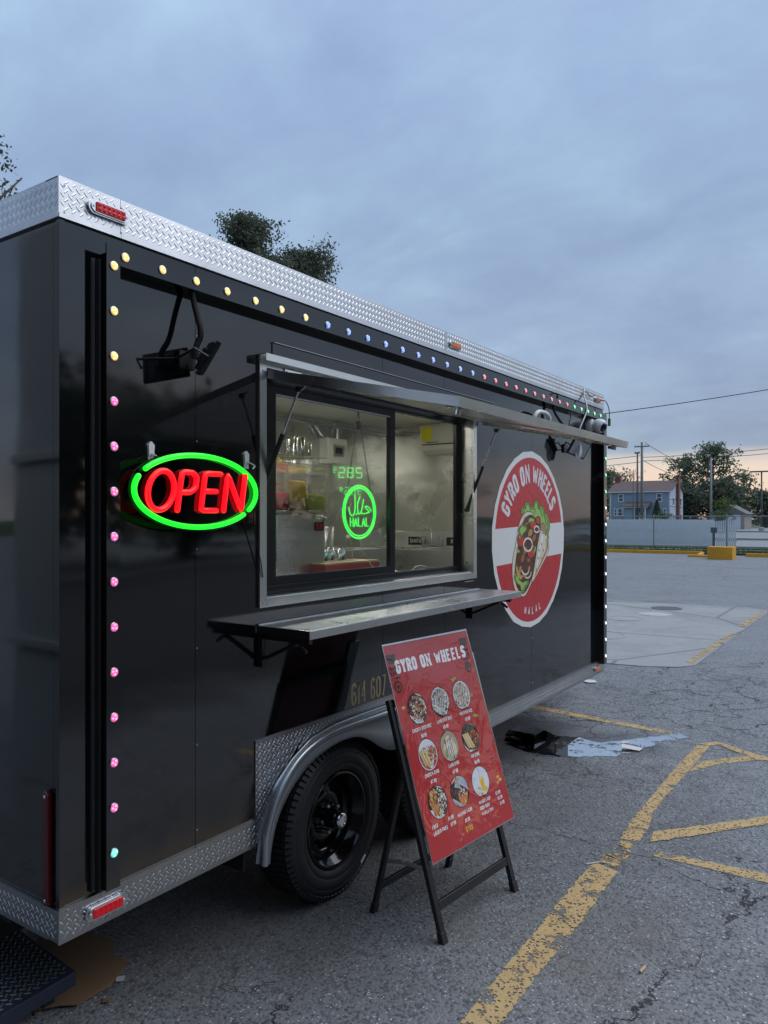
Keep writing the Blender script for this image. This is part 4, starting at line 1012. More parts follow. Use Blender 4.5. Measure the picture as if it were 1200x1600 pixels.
for (a, b, rx, ry) in ((365, 820, 27, 55), (462, 695, 28, 40), (445, 922, 30, 42), (500, 665, 18, 28)):
    wp([(a + rx * math.cos(t * PI / 6), b + ry * math.sin(t * PI / 6)) for t in range(12)], (.22, .015, .012), 1); wp([(a + rx * .86 * math.cos(t * PI / 6), b + ry * .9 * math.sin(t * PI / 6)) for t in range(12)], TOM, 1)
    wp([(a - rx * .4, b - ry * .5), (a - rx * .1, b - ry * .6), (a - rx * .2, b - ry * .1)], (.75, .35, .28), 1)
for pts in ([(355, 720), (372, 700), (400, 705), (415, 725), (400, 760), (385, 770), (372, 805), (355, 770), (345, 745)], [(318, 1075), (335, 1090), (350, 1130), (385, 1155), (422, 1130), (425, 1160), (400, 1190), (385, 1235), (368, 1225), (360, 1180), (325, 1150), (312, 1110)], [(440, 600 + 40), (470, 650), (475, 680), (450, 670), (425, 690), (420, 660)], [(330, 880), (350, 895), (360, 915), (335, 920)], [(462, 940), (480, 900), (485, 860), (470, 880)]):
    wp(pts, G1, 0); wp([(sum(p[0] for p in pts) / len(pts) * .25 + p[0] * .75, sum(p[1] for p in pts) / len(pts) * .25 + p[1] * .75) for p in pts], G2, 0)
def ring(a, b, rx, ry, w, t0=0, t1=360):
    mb.col = (.78, .74, .70)
    P = [UV(a + rx * math.cos(R_(t0 + (t1 - t0) * k / 18)), b + ry * math.sin(R_(t0 + (t1 - t0) * k / 18))) for k in range(19)]
    ribbon(mb, P, w, w, em, closed=False)
ring(420, 855, 34, 50, .019); ring(488, 735, 19, 24, .016); ring(400, 1045, 28, 42, .016, 20, 170); ring(415, 1065, 30, 50, .014, 0, 120)
wp([(545, 690), (520, 740), (505, 800), (492, 880), (482, 960), (466, 1060), (445, 1150), (460, 1140), (500, 1070), (530, 1010), (562, 950), (580, 905), (582, 850), (570, 790), (555, 740)], CR, 1)
wp([(520, 700), (535, 685), (552, 700), (562, 745), (560, 790), (545, 760), (530, 740), (515, 745)], TAN, 1)
for (a, b) in ((395, 640), (372, 700), (352, 790), (338, 900), (322, 1000), (316, 1090)): wp([(a, b - 16), (a + 4, b), (a - 2, b + 16), (a - 5, b)], (.45, .36, .24), 0)
for (a, b, d_) in ((430, 560, 1), (480, 600, -1), (520, 610, 1), (555, 680, 1), (500, 560, 1), (400, 590, -1), (545, 640, 1)): mb.col = (.10, .26, .03); ribbon(mb, [UV(a, b - 28), UV(a + 6 * d_, b), UV(a + 14 * d_, b + 26)], .010, .010, em)
wp([(530, 760), (520, 800), (500, 900), (480, 1040), (492, 1040), (512, 930), (535, 830), (545, 780)], (.85, .84, .80), 1)
for (a, b) in ((525, 850), (508, 900), (540, 900), (500, 960), (525, 960), (485, 1060)): wp([(a, b - 14), (a + 5, b), (a - 1, b + 16), (a - 5, b)], TAN, 0)
wp([(562, 800), (575, 830), (575, 890), (540, 960), (500, 1050), (470, 1110), (476, 1085), (510, 1010), (545, 930), (566, 880)], TAN, 1)
mb.done('emblem_print', 'print', EMB)

# flood lights ------------------------------------------------------------
def flood(cx, cz, rot, conn, white_cable=False):
    f = bpy.data.objects.new('flood_light', None); COL.objects.link(f); f.parent = TR; f.location = (cx, -.085, cz)
    ctr = Vector((cx, -.105, cz))
    # lamp axis points out and down; plate thin
    nrm = Vector((.72, -.45, -.45)).normalized() if not white_cable else Vector((-.50, -.75, -.43)).normalized()
    sx = Vector((1, 0, 0)); sx = (sx - nrm * sx.dot(nrm)).normalized(); sy = nrm.cross(sx).normalized()
    if not white_cable: sy = Vector((.289, -.42, .86)); sy = (sy - nrm * sy.dot(nrm)).normalized(); sx = sy.cross(nrm)
    def bxx(w, h, t0, t1): 
        mb = MB(); V = []
        for t in (t0, t1):
            for a, b in ((-1, -1), (1, -1), (1, 1), (-1, 1)): V.append(ctr + sx * a * w / 2 + sy * b * h / 2 + nrm * t)
        mb.add(V, [(0, 3, 2, 1), (4, 5, 6, 7), (0, 1, 5, 4), (1, 2, 6, 5), (2, 3, 7, 6), (3, 0, 4, 7)]); return mb
    bxx(.165, .128, .0, .016).done('housing', 'blackmetal', f, bevel=.004)
    bxx(.145, .106, .0165, .0175).done('lamp_glass', 'lampglass' if not white_cable else 'bezel', f)
    mb = bxx(.06, .05, -.022, -.001); mb.done('driver_box', 'blackmetal', f, bevel=.003)
    for k in range(5):
        mb = MB(); o_ = ctr + sx * (-.07 + k * .035); mb.bar(o_ - sy * .05 - nrm * .006, o_ + sy * .05 - nrm * .006, .003, .012, tuple(nrm)); mb.done('cooling_fin', 'blackmetal', f)
    mb = MB(); a1 = ctr + sx * .086; a2 = ctr - sx * .086; w_ = Vector((ctr.x, -.004, ctr.z - .0))
    mb.tube([a1, a1 - nrm * .05, w_ + Vector((.04, 0, 0)), w_ - Vector((.04, 0, 0)), a2 - nrm * .05, a2], .005, 6); mb.done('yoke', 'blackmetal', f)
    mb = MB(); mb.box(cx - .035, -.012, cz - .03, cx + .035, -.0005, cz + .03); mb.lathe([(.006, 0), (.005, .004)], (cx + .0, -.012, cz - .02), (0, -1, 0), 8); mb.done('mounting_plate', 'blackmetal', f)
    P = [Vector(conn), Vector((conn[0] - .005, -.055, conn[2] - .07)), Vector((cx + (conn[0] - cx) * .25, -.085, cz + .08)), ctr - nrm * .03 + Vector((-.01, 0, .02)), ctr - nrm * .045 - Vector((0, 0, .03))]
    Q = [(p.x, p.y, p.z) for p in smoothp(P, 3)]
    mb = MB(); mb.tube(Q, .0092, 10); mb.done('cable_conduit', 'blackmatte', f, smooth=True)
    mb = MB()
    for i in range(2, len(Q) - 1):
        a = Vector(Q[i]); b = Vector(Q[i + 1]); dd = (b - a)
        if dd.length < 1e-4: continue
        for k in range(3): c = a.lerp(b, k / 3); mb.lathe([(.0092, -.0012), (.0104, 0), (.0092, .0012)], c, dd, 10, close=False)
    mb.done('conduit_ribs', 'blackmatte', f, kind='stuff')
    if white_cable:
        for k in range(4):
            mb = MB(); x = cx - .03 + k * .014
            P = [Vector((x, -.11, cz + .09)), Vector((x + .012, -.13, cz + .02)), Vector((x - .008, -.12, cz - .07)), Vector((x + .006, -.10, cz - .10 + k * .01)), Vector((x + .010, -.09, cz - .02)), Vector((x + .02, -.09, cz + .08))]
            mb.tube(smoothp(P, 3), .004, 6); mb.done('white_cable', 'white', f, smooth=True)
    return f
flood(.475, 2.205, .3, (.478, -.03, 2.438)); flood(4.02, 2.165, .0, (3.72, -.03, 2.438), True)
# handle, dome camera, cables at the far end
mb = MB(); mb.tube(smoothp([Vector(p) for p in ((3.34, -.004, 2.25), (3.34, -.05, 2.30), (3.36, -.06, 2.345), (3.42, -.06, 2.365), (3.53, -.06, 2.365), (3.59, -.06, 2.345), (3.61, -.05, 2.30), (3.61, -.004, 2.25))], 2), .014, 10); mb.done('grab_handle', 'white', TR, smooth=True)
CM = bpy.data.objects.new('dome_camera', None); COL.objects.link(CM); CM.parent = TR; CM.location = (4.52, -.05, 2.37)
cax = Vector((-.25, -.85, -.38)).normalized()
mb = MB(); mb.lathe([(.048, 0), (.052, .01), (.052, .03), (.045, .045)], (4.50, -.001, 2.385), (0, -1, 0), 24); mb.done('camera_base', 'white', CM, angle=40)
mb = MB(); mb.lathe([(.02, -.05), (.040, -.045), (.052, -.02), (.055, .0), (.052, .022), (.044, .034), (.036, .037)], (4.50, -.10, 2.372), cax, 28, close=False); mb.done('camera_body', 'white', CM, angle=60)
mb = MB(); mb.lathe([(.037, .036), (.034, .044), (.018, .050), (.001, .051)], (4.50, -.10, 2.372), cax, 28, close=False); mb.done('camera_lens', 'rim', CM, smooth=True)
def cable(name, P, r, mat, n=6): mb = MB(); mb.tube(smoothp([Vector(p) for p in P], 3), r, n); return mb.done(name, mat, TR, smooth=True)
cable('black_cable', [(4.72, -.028, 2.606), (4.80, -.05, 2.61), (4.855, -.06, 2.54), (4.862, -.055, 2.46)], .0035, 'blackmatte')
cable('white_cable', [(4.40, -.012, 2.66), (4.36, -.02, 2.60), (4.33, -.062, 2.50), (4.30, -.06, 2.44), (4.24, -.05, 2.37), (4.20, -.04, 2.30)], .006, 'white')
cable('black_cable', [(4.60, -.03, 2.63), (4.48, -.03, 2.60), (4.40, -.02, 2.645), (4.30, -.012, 2.56), (4.26, -.011, 2.545)], .0035, 'blackmatte')
cable('black_cable', [(3.66, -.02, 2.50), (3.70, -.06, 2.53), (3.74, -.062, 2.50), (3.74, -.05, 2.49)], .006, 'blackmatte')
mb = MB(); mb.box(4.855, -.066, 2.41, 4.870, -.046, 2.47); mb.done('cable_connector', 'greenplug', TR)
cable('sign_lead', [(.76, -.05, 1.72), (.79, -.02, 1.60), (.83, -.018, 1.50), (.845, -.015, 1.43)], .0022, 'blackmatte')

# interior ------------------------------------------------------------------
YI, XI, ZC, ZF = 2.10, 4.78, 2.515, .56
xs_ = [1.0, 2.2, 3.42, 4.62]
for a, b in ((.06, 1.0), (1.0, 2.2), (2.2, 3.42), (3.42, XI)):
    mb = MB(); mb.box(a + .001, YI, ZF, b - .001, YI + .02, ZC); mb.done('inner_wall_sheet', 'steel_in', TR)
for a, b in ((.04, 1.03), (1.03, YI)):
    mb = MB(); mb.box(XI, a + .001, ZF, XI + .02, b - .001, ZC); mb.done('inner_wall_sheet', 'steel_in', TR)
mb = MB(); mb.box(.04, .04, ZC + .001, XI + .02, YI + .02, ZC + .012); mb.done('inner_ceiling', 'offwhite', TR)
mb = MB(); mb.box(.04, .30, ZF - .02, XI + .02, YI + .02, ZF - .001); mb.box(.04, .30, ZF, .05, YI, ZC); mb.done('inner_floor', 'steel', TR)
mb = MB(); mb.box(X1 + .02, .036, .84, XI, .046, ZC); mb.box(.05, .036, .84, X0 - .02, .046, ZC); mb.box(X0 - .02, .036, .84, X1 + .02, .046, Z0 - .003); mb.box(X0 - .02, .036, Z1 + .003, X1 + .02, .046, ZC); mb.done('inner_front_wall', 'steel_in', TR)
for x in (1.5, 3.1):
    mb = MB(); mb.box(x - .45, .95, ZC - .05, x + .45, 1.10, ZC - .004); l = mb.done('ceiling_lamp', 'white', TR)
    mb = MB(); mb.box(x - .43, .965, ZC - .058, x + .43, 1.085, ZC - .0505); mb.done('diffuser', 'lamp_in', l)
mb = MB(); mb.box(.30, .10, Z0 - .06, 2.60, .75, Z0 - .035); mb.box(.30, .10, .84, 2.60, .12, Z0 - .061); mb.done('inner_counter', 'steel', TR)
mb = MB(); mb.tube([(.2, YI - .03, 2.46), (XI - .05, YI - .03, 2.46)], .013, 8); mb.tube([(3.98, YI - .03, 2.46), (3.98, YI - .03, 2.34)], .013, 8); mb.tube([(3.66, YI - .03, 2.46), (3.80, YI - .03, 2.34)], .013, 8)
for x in (3.66, 3.98): mb.box(x - .05, YI - .06, 2.44, x + .05, YI - .005, 2.49)
mb.tube([(XI - .03, YI - .04, 2.455), (XI - .03, .3, 2.455)], .012, 8); mb.done('conduit', 'bezel', TR, angle=50)
mb = MB(); mb.box(3.76, YI - .10, 2.13, 4.04, YI - .001, 2.345); b = mb.done('breaker_box', 'offwhite', TR, bevel=.008)
mb = MB(); mb.box(3.83, YI - .108, 2.19, 3.98, YI - .101, 2.29); mb.done('breaker_door', 'acrylic' if False else 'bezel', b, bevel=.003)
for x in (3.855, 3.905): mb = MB(); mb.box(x, YI - .115, 2.215, x + .038, YI - .109, 2.265); mb.done('breaker_switch', 'blackmatte', b)
# air conditioner, on the front inner wall
mb = MB(); prof = [(XI - .001, 2.235), (XI - .10, 2.24), (XI - .165, 2.28), (XI - .19, 2.33), (XI - .195, 2.49), (XI - .18, 2.508), (XI - .001, 2.508)]
mb.prism([(x, .80, z) for x, z in prof], (0, .80, 0)); ac = mb.done('air_conditioner', 'offwhite', TR, bevel=.012)
mb = MB(); mb.prism([(XI - .194, .83, 2.325), (XI - .197, .83, 2.325), (XI - .193, .83, 2.316), (XI - .190, .83, 2.316)], (0, .74, 0)); mb.done('outlet_slot', 'blackmatte', ac)
mb = MB(); mb.box(XI - .199, 1.47, 2.35, XI - .1955, 1.57, 2.48); mb.done('energy_label', 'sticker_yellow', ac)
mb = MB(); mb.box(XI - .198, 1.40, 2.337, XI - .1955, 1.53, 2.343); mb.done('name_mark', 'blackmatte', ac)
# sink bench
SK_ = bpy.data.objects.new('sink_unit', None); COL.objects.link(SK_); SK_.parent = TR; SK_.location = (4.5, 1.0, 1.39)
def kb(name, mat, *bx, bevel=0, par=None):
    mb = MB()
    for b in bx: mb.box(*b)
    return mb.done(name, mat, par or SK_, bevel=bevel)
kb('sink_rim', 'steel', (4.16, .25, 1.355, 4.24, 2.05, 1.39), (4.66, .25, 1.355, XI - .016, 2.05, 1.39), (4.2402, .25, 1.355, 4.6598, .32, 1.39), (4.2402, .86, 1.355, 4.6598, .92, 1.39), (4.2402, 1.42, 1.355, 4.6598, 1.50, 1.39), (4.2402, 1.98, 1.355, 4.6598, 2.05, 1.39))
kb('basin_front', 'steel', (4.18, .25, 1.0, 4.20, 2.05, 1.354)); kb('backsplash', 'steel', (XI - .015, .25, 1.355, XI - .001, 2.05, 1.53), bevel=.002)
for y0, y1, w in ((1.64, 1.83, 'SANITIZE'), (1.225, 1.415, 'RINSE'), (.75, .94, 'WASH')):
    p = kb('sink_label', 'board', (XI - .020, y0, 1.405, XI - .016, y1, 1.482), bevel=.001)
    mb = MB(); text(mb, w, planar((XI - .0205, (y0 + y1) / 2, 1.425), (0, -1, 0), (0, 0, 1)), .040, .0165, .005, .006, align='c'); mb.done('lettering', 'silver_letter', p)
mb = MB(); mb.bar((4.70, 1.63, 1.405), (4.70, 1.43, 1.405), .035, .03); mb.tube([(4.70, 1.53, 1.42), (4.70, 1.53, 1.50), (4.67, 1.525, 1.56), (4.62, 1.515, 1.585), (4.585, 1.505, 1.575), (4.575, 1.50, 1.545)], [.010, .010, .010, .009, .009, .012], 10)
for y in (1.625, 1.435): mb.lathe([(.012, 0), (.012, .05), (.017, .055), (.015, .07)], (4.70, y, 1.41), (0, 0, 1), 12); mb.bar((4.70, y, 1.475), (4.64, y + .02, 1.485), .014, .008)
mb.done('faucet', 'chrome', SK_, angle=40)

# ------------------------------------------------------------------ things in and on the trailer
t = thing('steel_cabinet', 'steel dispenser cabinet with three red switches behind the left pane', 'cabinet', (1.93, .95, 1.31))
mb = MB(); mb.box(1.70, .70, 1.312, 2.112, 1.2, 1.68); mb.done('cabinet_body', 'steel', t, bevel=.006)
mb = MB(); mb.box(2.015, .694, 1.585, 2.095, .6995, 1.635); p = mb.done('switch_plate', 'blackmatte', t)
for i in range(3): mb = MB(); mb.box(2.02 + i * .025, .686, 1.592, 2.038 + i * .025, .6935, 1.628); mb.done('switch', 'redbox', p)
mb = MB(); mb.tube([(2.0, .695, 1.66), (2.02, .66, 1.67), (2.07, .66, 1.66), (2.08, .695, 1.64)], .006, 8); mb.done('lever', 'chrome', t, smooth=True)
for (x0, x1, c, lv, lb) in ((1.56, 1.835, 'liquid_red', .40, 'clear tank of red drink, left of the three on the steel cabinet'), (1.84, 1.985, 'liquid_yellow', .68, 'clear tank of yellow mango drink, middle of three on the cabinet'), (1.99, 2.15, 'liquid_green', .38, 'clear tank of lime drink, right of three on the cabinet')):
    t = thing('drink_dispenser', lb, 'drink dispenser', ((x0 + x1) / 2, .85, 1.685), 'drink dispensers on the steel cabinet')
    mb = MB(); mb.box(x0, .72, 1.70, x1, 1.0, 1.945); mb.done('tank', 'clearplastic', t, bevel=.012)
    mb = MB(); mb.box(x0 + .006, .727, 1.704, x1 - .006, .993, 1.70 + .245 * lv); mb.done('drink', c, t, bevel=.01)
    mb = MB(); mb.box(x0 - .003, .715, 1.946, x1 + .003, 1.005, 1.965); mb.done('lid', 'clearplastic', t, bevel=.004)
    mb = MB(); mb.box(x0, .72, 1.684, x1, 1.0, 1.699); mb.done('base', 'bezel', t)
    if 'yellow' in lb: mb = MB(); mb.box(x0 + .007, .7262, 1.705, x1 - .007, .9925, 1.755); mb.done('settled_pulp', 'liquid_red' if False else 'wood', t)
    if 'lime' in lb: mb = MB(); text(mb, 'COOLER', planar((x0 + .03, .7195, 1.80), (1, 0, 0), (0, 0, 1)), .022, .014, .004, .004); mb.done('lettering', 'white', t)
t = thing('wire_rack', 'chrome wire rack with cups standing on the lids of the drink dispensers', 'wire rack', (1.85, .86, 1.966))
mb = MB()
for k in range(14): x = 1.60 + k * .042; mb.tube([(x, .74, 1.970), (x, .74, 2.005), (x, .98, 2.005), (x, .98, 1.970)], .0022, 5)
for y in (.74, .86, .98): mb.tube([(1.58, y, 2.005), (2.17, y, 2.005)], .003, 5)
mb.done('wire_frame', 'chrome', t, kind='stuff')
for k, (x, h) in enumerate(((1.98, .10), (2.05, .12), (2.11, .09))): mb = MB(); mb.lathe([(.026, 0), (.032, h), (.030, h), (.025, .004)], (x, .84, 2.009), n=16, close=False); mb.done('cup', 'clearplastic', t, smooth=True)
t = thing('wall_shelf', 'stainless shelf with jars on the inner back wall', 'shelf', (2.9, 1.98, 2.02))
mb = MB(); mb.box(2.3, 1.82, 2.0, 3.55, 2.098, 2.02); mb.done('shelf_board', 'steel', t)
for k in range(7):
    x = 2.42 + k * .165; h = (.13, .17, .10, .15, .12, .18, .11)[k]; mb = MB(); mb.lathe([(.045, 0), (.05, .01), (.05, h * .8), (.035, h * .9), (.035, h)], (x, 1.95, 2.021), n=14); mb.done('jar', ('white', 'liquid_red', 'offwhite', 'cardboard', 'liquid_yellow', 'steel', 'white')[k], t, angle=40)
t = thing('red_box', 'low red box with a wooden top behind the left pane', 'box', (2.25, .72, 1.31))
mb = MB(); mb.box(1.99, .60, 1.312, 2.52, .90, 1.392); mb.done('box_body', 'redbox', t, bevel=.004)
mb = MB(); mb.box(1.995, .605, 1.393, 2.515, .895, 1.403); mb.done('cutting_board', 'wood', t, bevel=.002)
t = thing('water_bottle', 'clear plastic water bottle standing on the red box', 'bottle', (2.44, .78, 1.404))
mb = MB(); mb.lathe([(.030, 0), (.032, .01), (.032, .04), (.029, .045), (.032, .05), (.032, .09), (.022, .112), (.013, .122), (.013, .130)], (2.44, .78, 1.404), n=20); mb.done('bottle_body', 'clearplastic', t, smooth=True)
mb = MB(); mb.lathe([(.0145, .130), (.0145, .145), (.012, .147)], (2.44, .78, 1.404), n=16); mb.done('bottle_cap', 'white', t)
for i, (x, y, r, h, lb) in enumerate(((2.18, .76, .028, .07, 'small steel shaker left on the red box'), (2.26, .78, .030, .075, 'small steel shaker second from left on the red box'), (2.34, .76, .028, .065, 'small steel shaker nearest the water bottle'))):
    mb = MB(); mb.lathe([(r, 0), (r, h), (r * .8, h + .008), (.004, h + .012)], (x, y, 1.404), n=18); tag(mb.done('spice_shaker', 'chrome', angle=40), lb, 'shaker', 'steel shakers on the red box')
mb = MB(); mb.lathe([(.10, 0), (.11, .17), (.105, .175), (.098, .0175)], (3.10, 1.55, 1.42), n=28, close=False); mb.lathe([(.099, .002), (.001, .002)], (3.10, 1.55, 1.42), n=28, close=False)
tag(mb.done('stock_pot', 'steel', smooth=True), 'steel pot on the stove inside, right of the halal neon sign', 'pot')
mb = MB(); mb.box(2.7, 1.35, ZF, 3.7, 2.08, 1.418); mb.box(2.7, 2.0, 1.42, 3.7, 2.07, 1.52); tag(mb.done('stove', 'steel', bevel=.004), 'stainless stove against the inner back wall seen through the left pane', 'stove')
# white bag, black tray and lead by the open half
mb = MB(); mb.lathe([(.05, 0), (.06, .02), (.055, .045), (.03, .062), (.012, .07)], (2.02, .16, Z0 - .034), n=12); 
for i, v in enumerate(mb.v): mb.v[i] = (v[0] + random.uniform(-.008, .008), v[1] + random.uniform(-.008, .008), max(Z0 - .034, v[2] + random.uniform(-.004, .004)))
tag(mb.done('paper_bag', 'white', smooth=True), 'crumpled white bag on the counter at the open half of the window', 'bag')
t = thing('payment_terminal', 'black device with white lead on the counter in the open half', 'payment device', (2.25, .22, Z0 - .03))
mb = MB(); mb.box(2.16, .14, Z0 - .033, 2.36, .28, Z0 + .012); mb.done('device_body', 'blackmatte', t, bevel=.006)
mb = MB(); mb.tube(smoothp([Vector(p) for p in ((2.22, .18, Z0 + .005), (2.24, .18, Z0 + .04), (2.30, .17, Z0 + .052), (2.36, .16, Z0 + .035), (2.42, .15, Z0 + .005), (2.44, .15, Z0 - .03))], 2), .003, 6); mb.done('lead', 'white', t, smooth=True)

# OPEN neon sign
OS = thing('open_sign', 'oval neon sign reading OPEN in red with a green ring', 'neon sign', (.48, -.07, 1.75))
oc = (.478, 1.750); yo = -.072
mb = MB(); P = [(oc[0] + .285 * math.cos(2 * PI * i / 48), oc[1] + .140 * math.sin(2 * PI * i / 48)) for i in range(48)]
mb.prism([(x, yo + .010, z) for x, z in P], (0, .003, 0)); mb.done('backing_plate', 'acrylic', OS)
def ell(a0, a1, n=40, rx=.270, rz=.122): return [(oc[0] + rx * math.cos(R_(a0 + (a1 - a0) * i / n)), yo, oc[1] + rz * math.sin(R_(a0 + (a1 - a0) * i / n))) for i in range(n + 1)]
mb = MB(); mb.tube(ell(147, -30), .0092, 10, round_=True); mb.done('green_tube', 'neon_green', OS, smooth=True)
mb = MB(); mb.tube(ell(160, 320), .0092, 10, round_=True); mb.done('green_tube', 'neon_green', OS, smooth=True)
def neon_letter(c, x, w, h, z0, mat, r, slant, y, parent, name='letter'):
    o = None
    mb = MB()
    for st in ([arc(.5, .5, .5, .5, 90, 450, 28)] if (c == 'O' and name == 'letter') else GL[c]):
        pts = [(x + px * w + slant * py * h, y, z0 + py * h) for px, py in st]
        if st[0] == st[-1]:
            P = [Vector(p) for p in pts[:-1]]; Q = []
            for i in range(len(P)): a = P[i]; b = P[(i + 1) % len(P)]; Q += [a * .75 + b * .25, a * .25 + b * .75]
            P = Q + [Q[0]]; mb.tube(P, r, 10, caps=False)
        else:
            P = [Vector(p) for p in pts]
            if len(P) > 2:
                Q = [P[0]]
                for i in range(1, len(P) - 1):
                    a, b, c_ = P[i - 1], P[i], P[i + 1]; k = min(.35, .012 / max(1e-6, min((a - b).length, (c_ - b).length)))
                    Q += [b.lerp(a, k), b * .5 + (b.lerp(a, k * .5) + b.lerp(c_, k * .5)) * .25, b.lerp(c_, k)]
                P = Q + [P[-1]]
            mb.tube(P, r, 10, round_=True)
    return mb.done(name, mat, parent, smooth=True)
z0 = 1.685; hh = .128
for c, x, w in (('O', .250, .104), ('P', .378, .070), ('E', .480, .070), ('N', .585, .086)):
    neon_letter(c, x, w, hh, z0, 'neon_red', .0098, .16, yo - .001, OS)
for x in (.325, .765):
    mb = MB(); mb.bar((x, -.002, 1.885), (x, -.006, 1.845), .022, .004, (0, 1, 0)); mb.prism([(x - .010, -.0005, 1.865), (x + .010, -.0005, 1.865), (x + .012, -.0005, 1.90), (x, -.0005, 1.912), (x - .012, -.0005, 1.90)], (0, -.010, 0))
    mb.tube([(x, -.010, 1.872), (x, -.035, 1.862), (x - .004, -.055, 1.852), (x + (.02 if x < .5 else -.015), yo + .018, 1.835 if x < .5 else 1.842)], .003, 6); mb.done('wall_hook', 'bezel' if False else 'white', OS)
# HALAL neon
HS = thing('halal_sign', 'round green neon sign reading HALAL hanging on chains behind the glass', 'neon sign', (1.648, .115, 1.687))
hc = (1.648, 1.687); yh = .112
def circ(r, n=48, y=yh): return [(hc[0] + r * math.cos(2 * PI * i / n), y, hc[1] + r * .97 * math.sin(2 * PI * i / n)) for i in range(n + 1)]
mb = MB(); mb.tube(circ(.131), .0045, 8, caps=False); mb.done('neon_ring', 'neon_halal', HS, smooth=True)
mb = MB(); mb.tube(circ(.118), .0035, 8, caps=False); mb.done('neon_ring', 'neon_halal', HS, smooth=True)
for i, c in enumerate('HALAL'): neon_letter(c, hc[0] - .076 + i * .032, .022, .040, hc[1] - .068, 'neon_halal', .0027, 0, yh - .001, HS)
def hp(pts): return [Vector((hc[0] + x, yh - .001, hc[1] + z)) for x, z in pts]
for pts in (((.095, .005), (.080, .022), (.055, .030), (.040, .026), (.060, .014), (.085, .000), (.050, -.006), (.015, -.008), (.008, .004)),
            ((.030, .062), (.022, .030), (.012, -.002), (-.004, -.012), (-.016, -.004)),
            ((.002, .074), (-.022, .034), (-.012, -.002), (-.030, -.012)),
            ((-.040, .080), (-.036, .030), (-.042, -.008), (-.062, -.020), (-.082, -.006), (-.086, .022))):
    mb = MB(); mb.tube(smoothp(hp(pts), 3), .0030, 8, round_=True); mb.done('script_stroke', 'neon_halal', HS, smooth=True)
for x1 in (hc[0] - .098, hc[0] + .090):
    a = Vector((1.636, yh, 2.175)); b = Vector((x1, yh, hc[1] + .094)); n = 34
    mb = MB(); dd = (b - a)
    for k in range(n):
        c0 = a + dd * (k / n); c1 = a + dd * ((k + 1.25) / n); sd_ = Vector((.0028, 0, 0)) if k % 2 else Vector((0, .0028, 0))
        mb.tube([c0 - sd_, c1 - sd_, c1 + sd_, c0 + sd_, c0 - sd_], .0010, 4, caps=False)
    mb.done('chain', 'blackmetal', HS)
mb = MB(); mb.box(1.622, yh - .008, 2.085, 1.648, yh + .008, 2.125); mb.done('inline_switch', 'blackmatte', HS, bevel=.003)
mb = MB(); mb.tube(smoothp([Vector((hc[0] + x, yh, hc[1] + z)) for x, z in ((0, -.13), (.02, -.18), (.06, -.22), (.10, -.27), (.16, -.275), (.17, -.29))], 3), .0018, 6); mb.done('lead', 'white', HS, smooth=True)

# ------------------------------------------------------------------ menu board on its stand
A0 = Vector((1.27, -.584, 0)); U = Vector((.99541, -.09568, 0)); Nn = Vector((.09568, .99541, 0)); TI = R_(17)
V_ = Nn * math.sin(TI) + Vector((0, 0, math.cos(TI))); FN = U.cross(V_)          # FN faces the viewer
def bp(u, v, o=0): return A0 + U * u + V_ * v + FN * o
MS = thing('menu_stand', 'folding black A-frame stand holding a red menu poster', 'sign stand', tuple(A0))
FW = .543
for u in (0, FW):
    mb = MB(); mb.bar(bp(u, .0, -.012), bp(u, .95, -.012), .030, .020, tuple(FN)); mb.done('front_leg', 'blackmetal', MS, bevel=.002)
    mb = MB(); mb.bar(bp(u, -.004, -.012), bp(u, .045, -.012), .035, .025, tuple(FN)); mb.done('rubber_foot', 'blackmatte', MS, bevel=.003)
for uu in (0.004, .548):
    ft = A0 + U * uu + Nn * .377; tp = bp(uu - .0 if uu > .3 else uu, .645, -.036)
    mb = MB(); mb.bar(ft, tp, .026, .018, tuple(FN)); mb.done('rear_leg', 'blackmetal', MS, bevel=.002)
    q = (Vector(tp) - ft).normalized(); mb = MB(); mb.bar(ft - q * .004, ft + q * .045, .032, .024, tuple(FN)); mb.done('rubber_foot', 'blackmatte', MS, bevel=.003)
    mb = MB(); c = bp(uu, .645, -.025); mb.lathe([(.009, -.022), (.009, .022)], c, tuple(U), 10); mb.done('pivot_bolt', 'chrome', MS)
    r1 = ft.lerp(tp, .38); r2 = bp(uu, .275, -.022); mid_ = r1.lerp(r2, .48) + Vector((0, 0, .012))
    mb = MB(); mb.bar(r1, mid_, .003, .016); mb.bar(mid_, r2, .003, .016); mb.lathe([(.008, -.01), (.008, .01)], mid_, tuple(U), 8); mb.done('folding_stay', 'bezel', MS)
ft0 = A0 + U * .004 + Nn * .377; ft1 = A0 + U * .548 + Nn * .377
tp0 = bp(.004, .645, -.036); tp1 = bp(.548, .645, -.036)
mb = MB(); mb.bar(ft0.lerp(tp0, .19), ft1.lerp(tp1, .19), .016, .028); mb.done('rear_crossbar', 'blackmetal', MS, bevel=.002)
mb = MB(); mb.bar(bp(.0155, .135, -.012), bp(FW - .0155, .135, -.012), .018, .034, tuple(V_)); mb.done('front_crossbar', 'blackmetal', MS, bevel=.002)
mb = MB(); mb.bar(bp(.0155, .93, -.012), bp(FW - .0155, .93, -.012), .018, .03, tuple(V_)); mb.done('top_crossbar', 'blackmetal', MS, bevel=.002)
mb = MB(); mb.prism([bp(.56, .55, -.0035), bp(.665, .55, -.0035), bp(.665, 1.06, -.0035), bp(.56, 1.06, -.0035)], tuple(FN * -.003)); mb.done('backing_sheet', 'clearplastic' if False else 'bezel', MS)
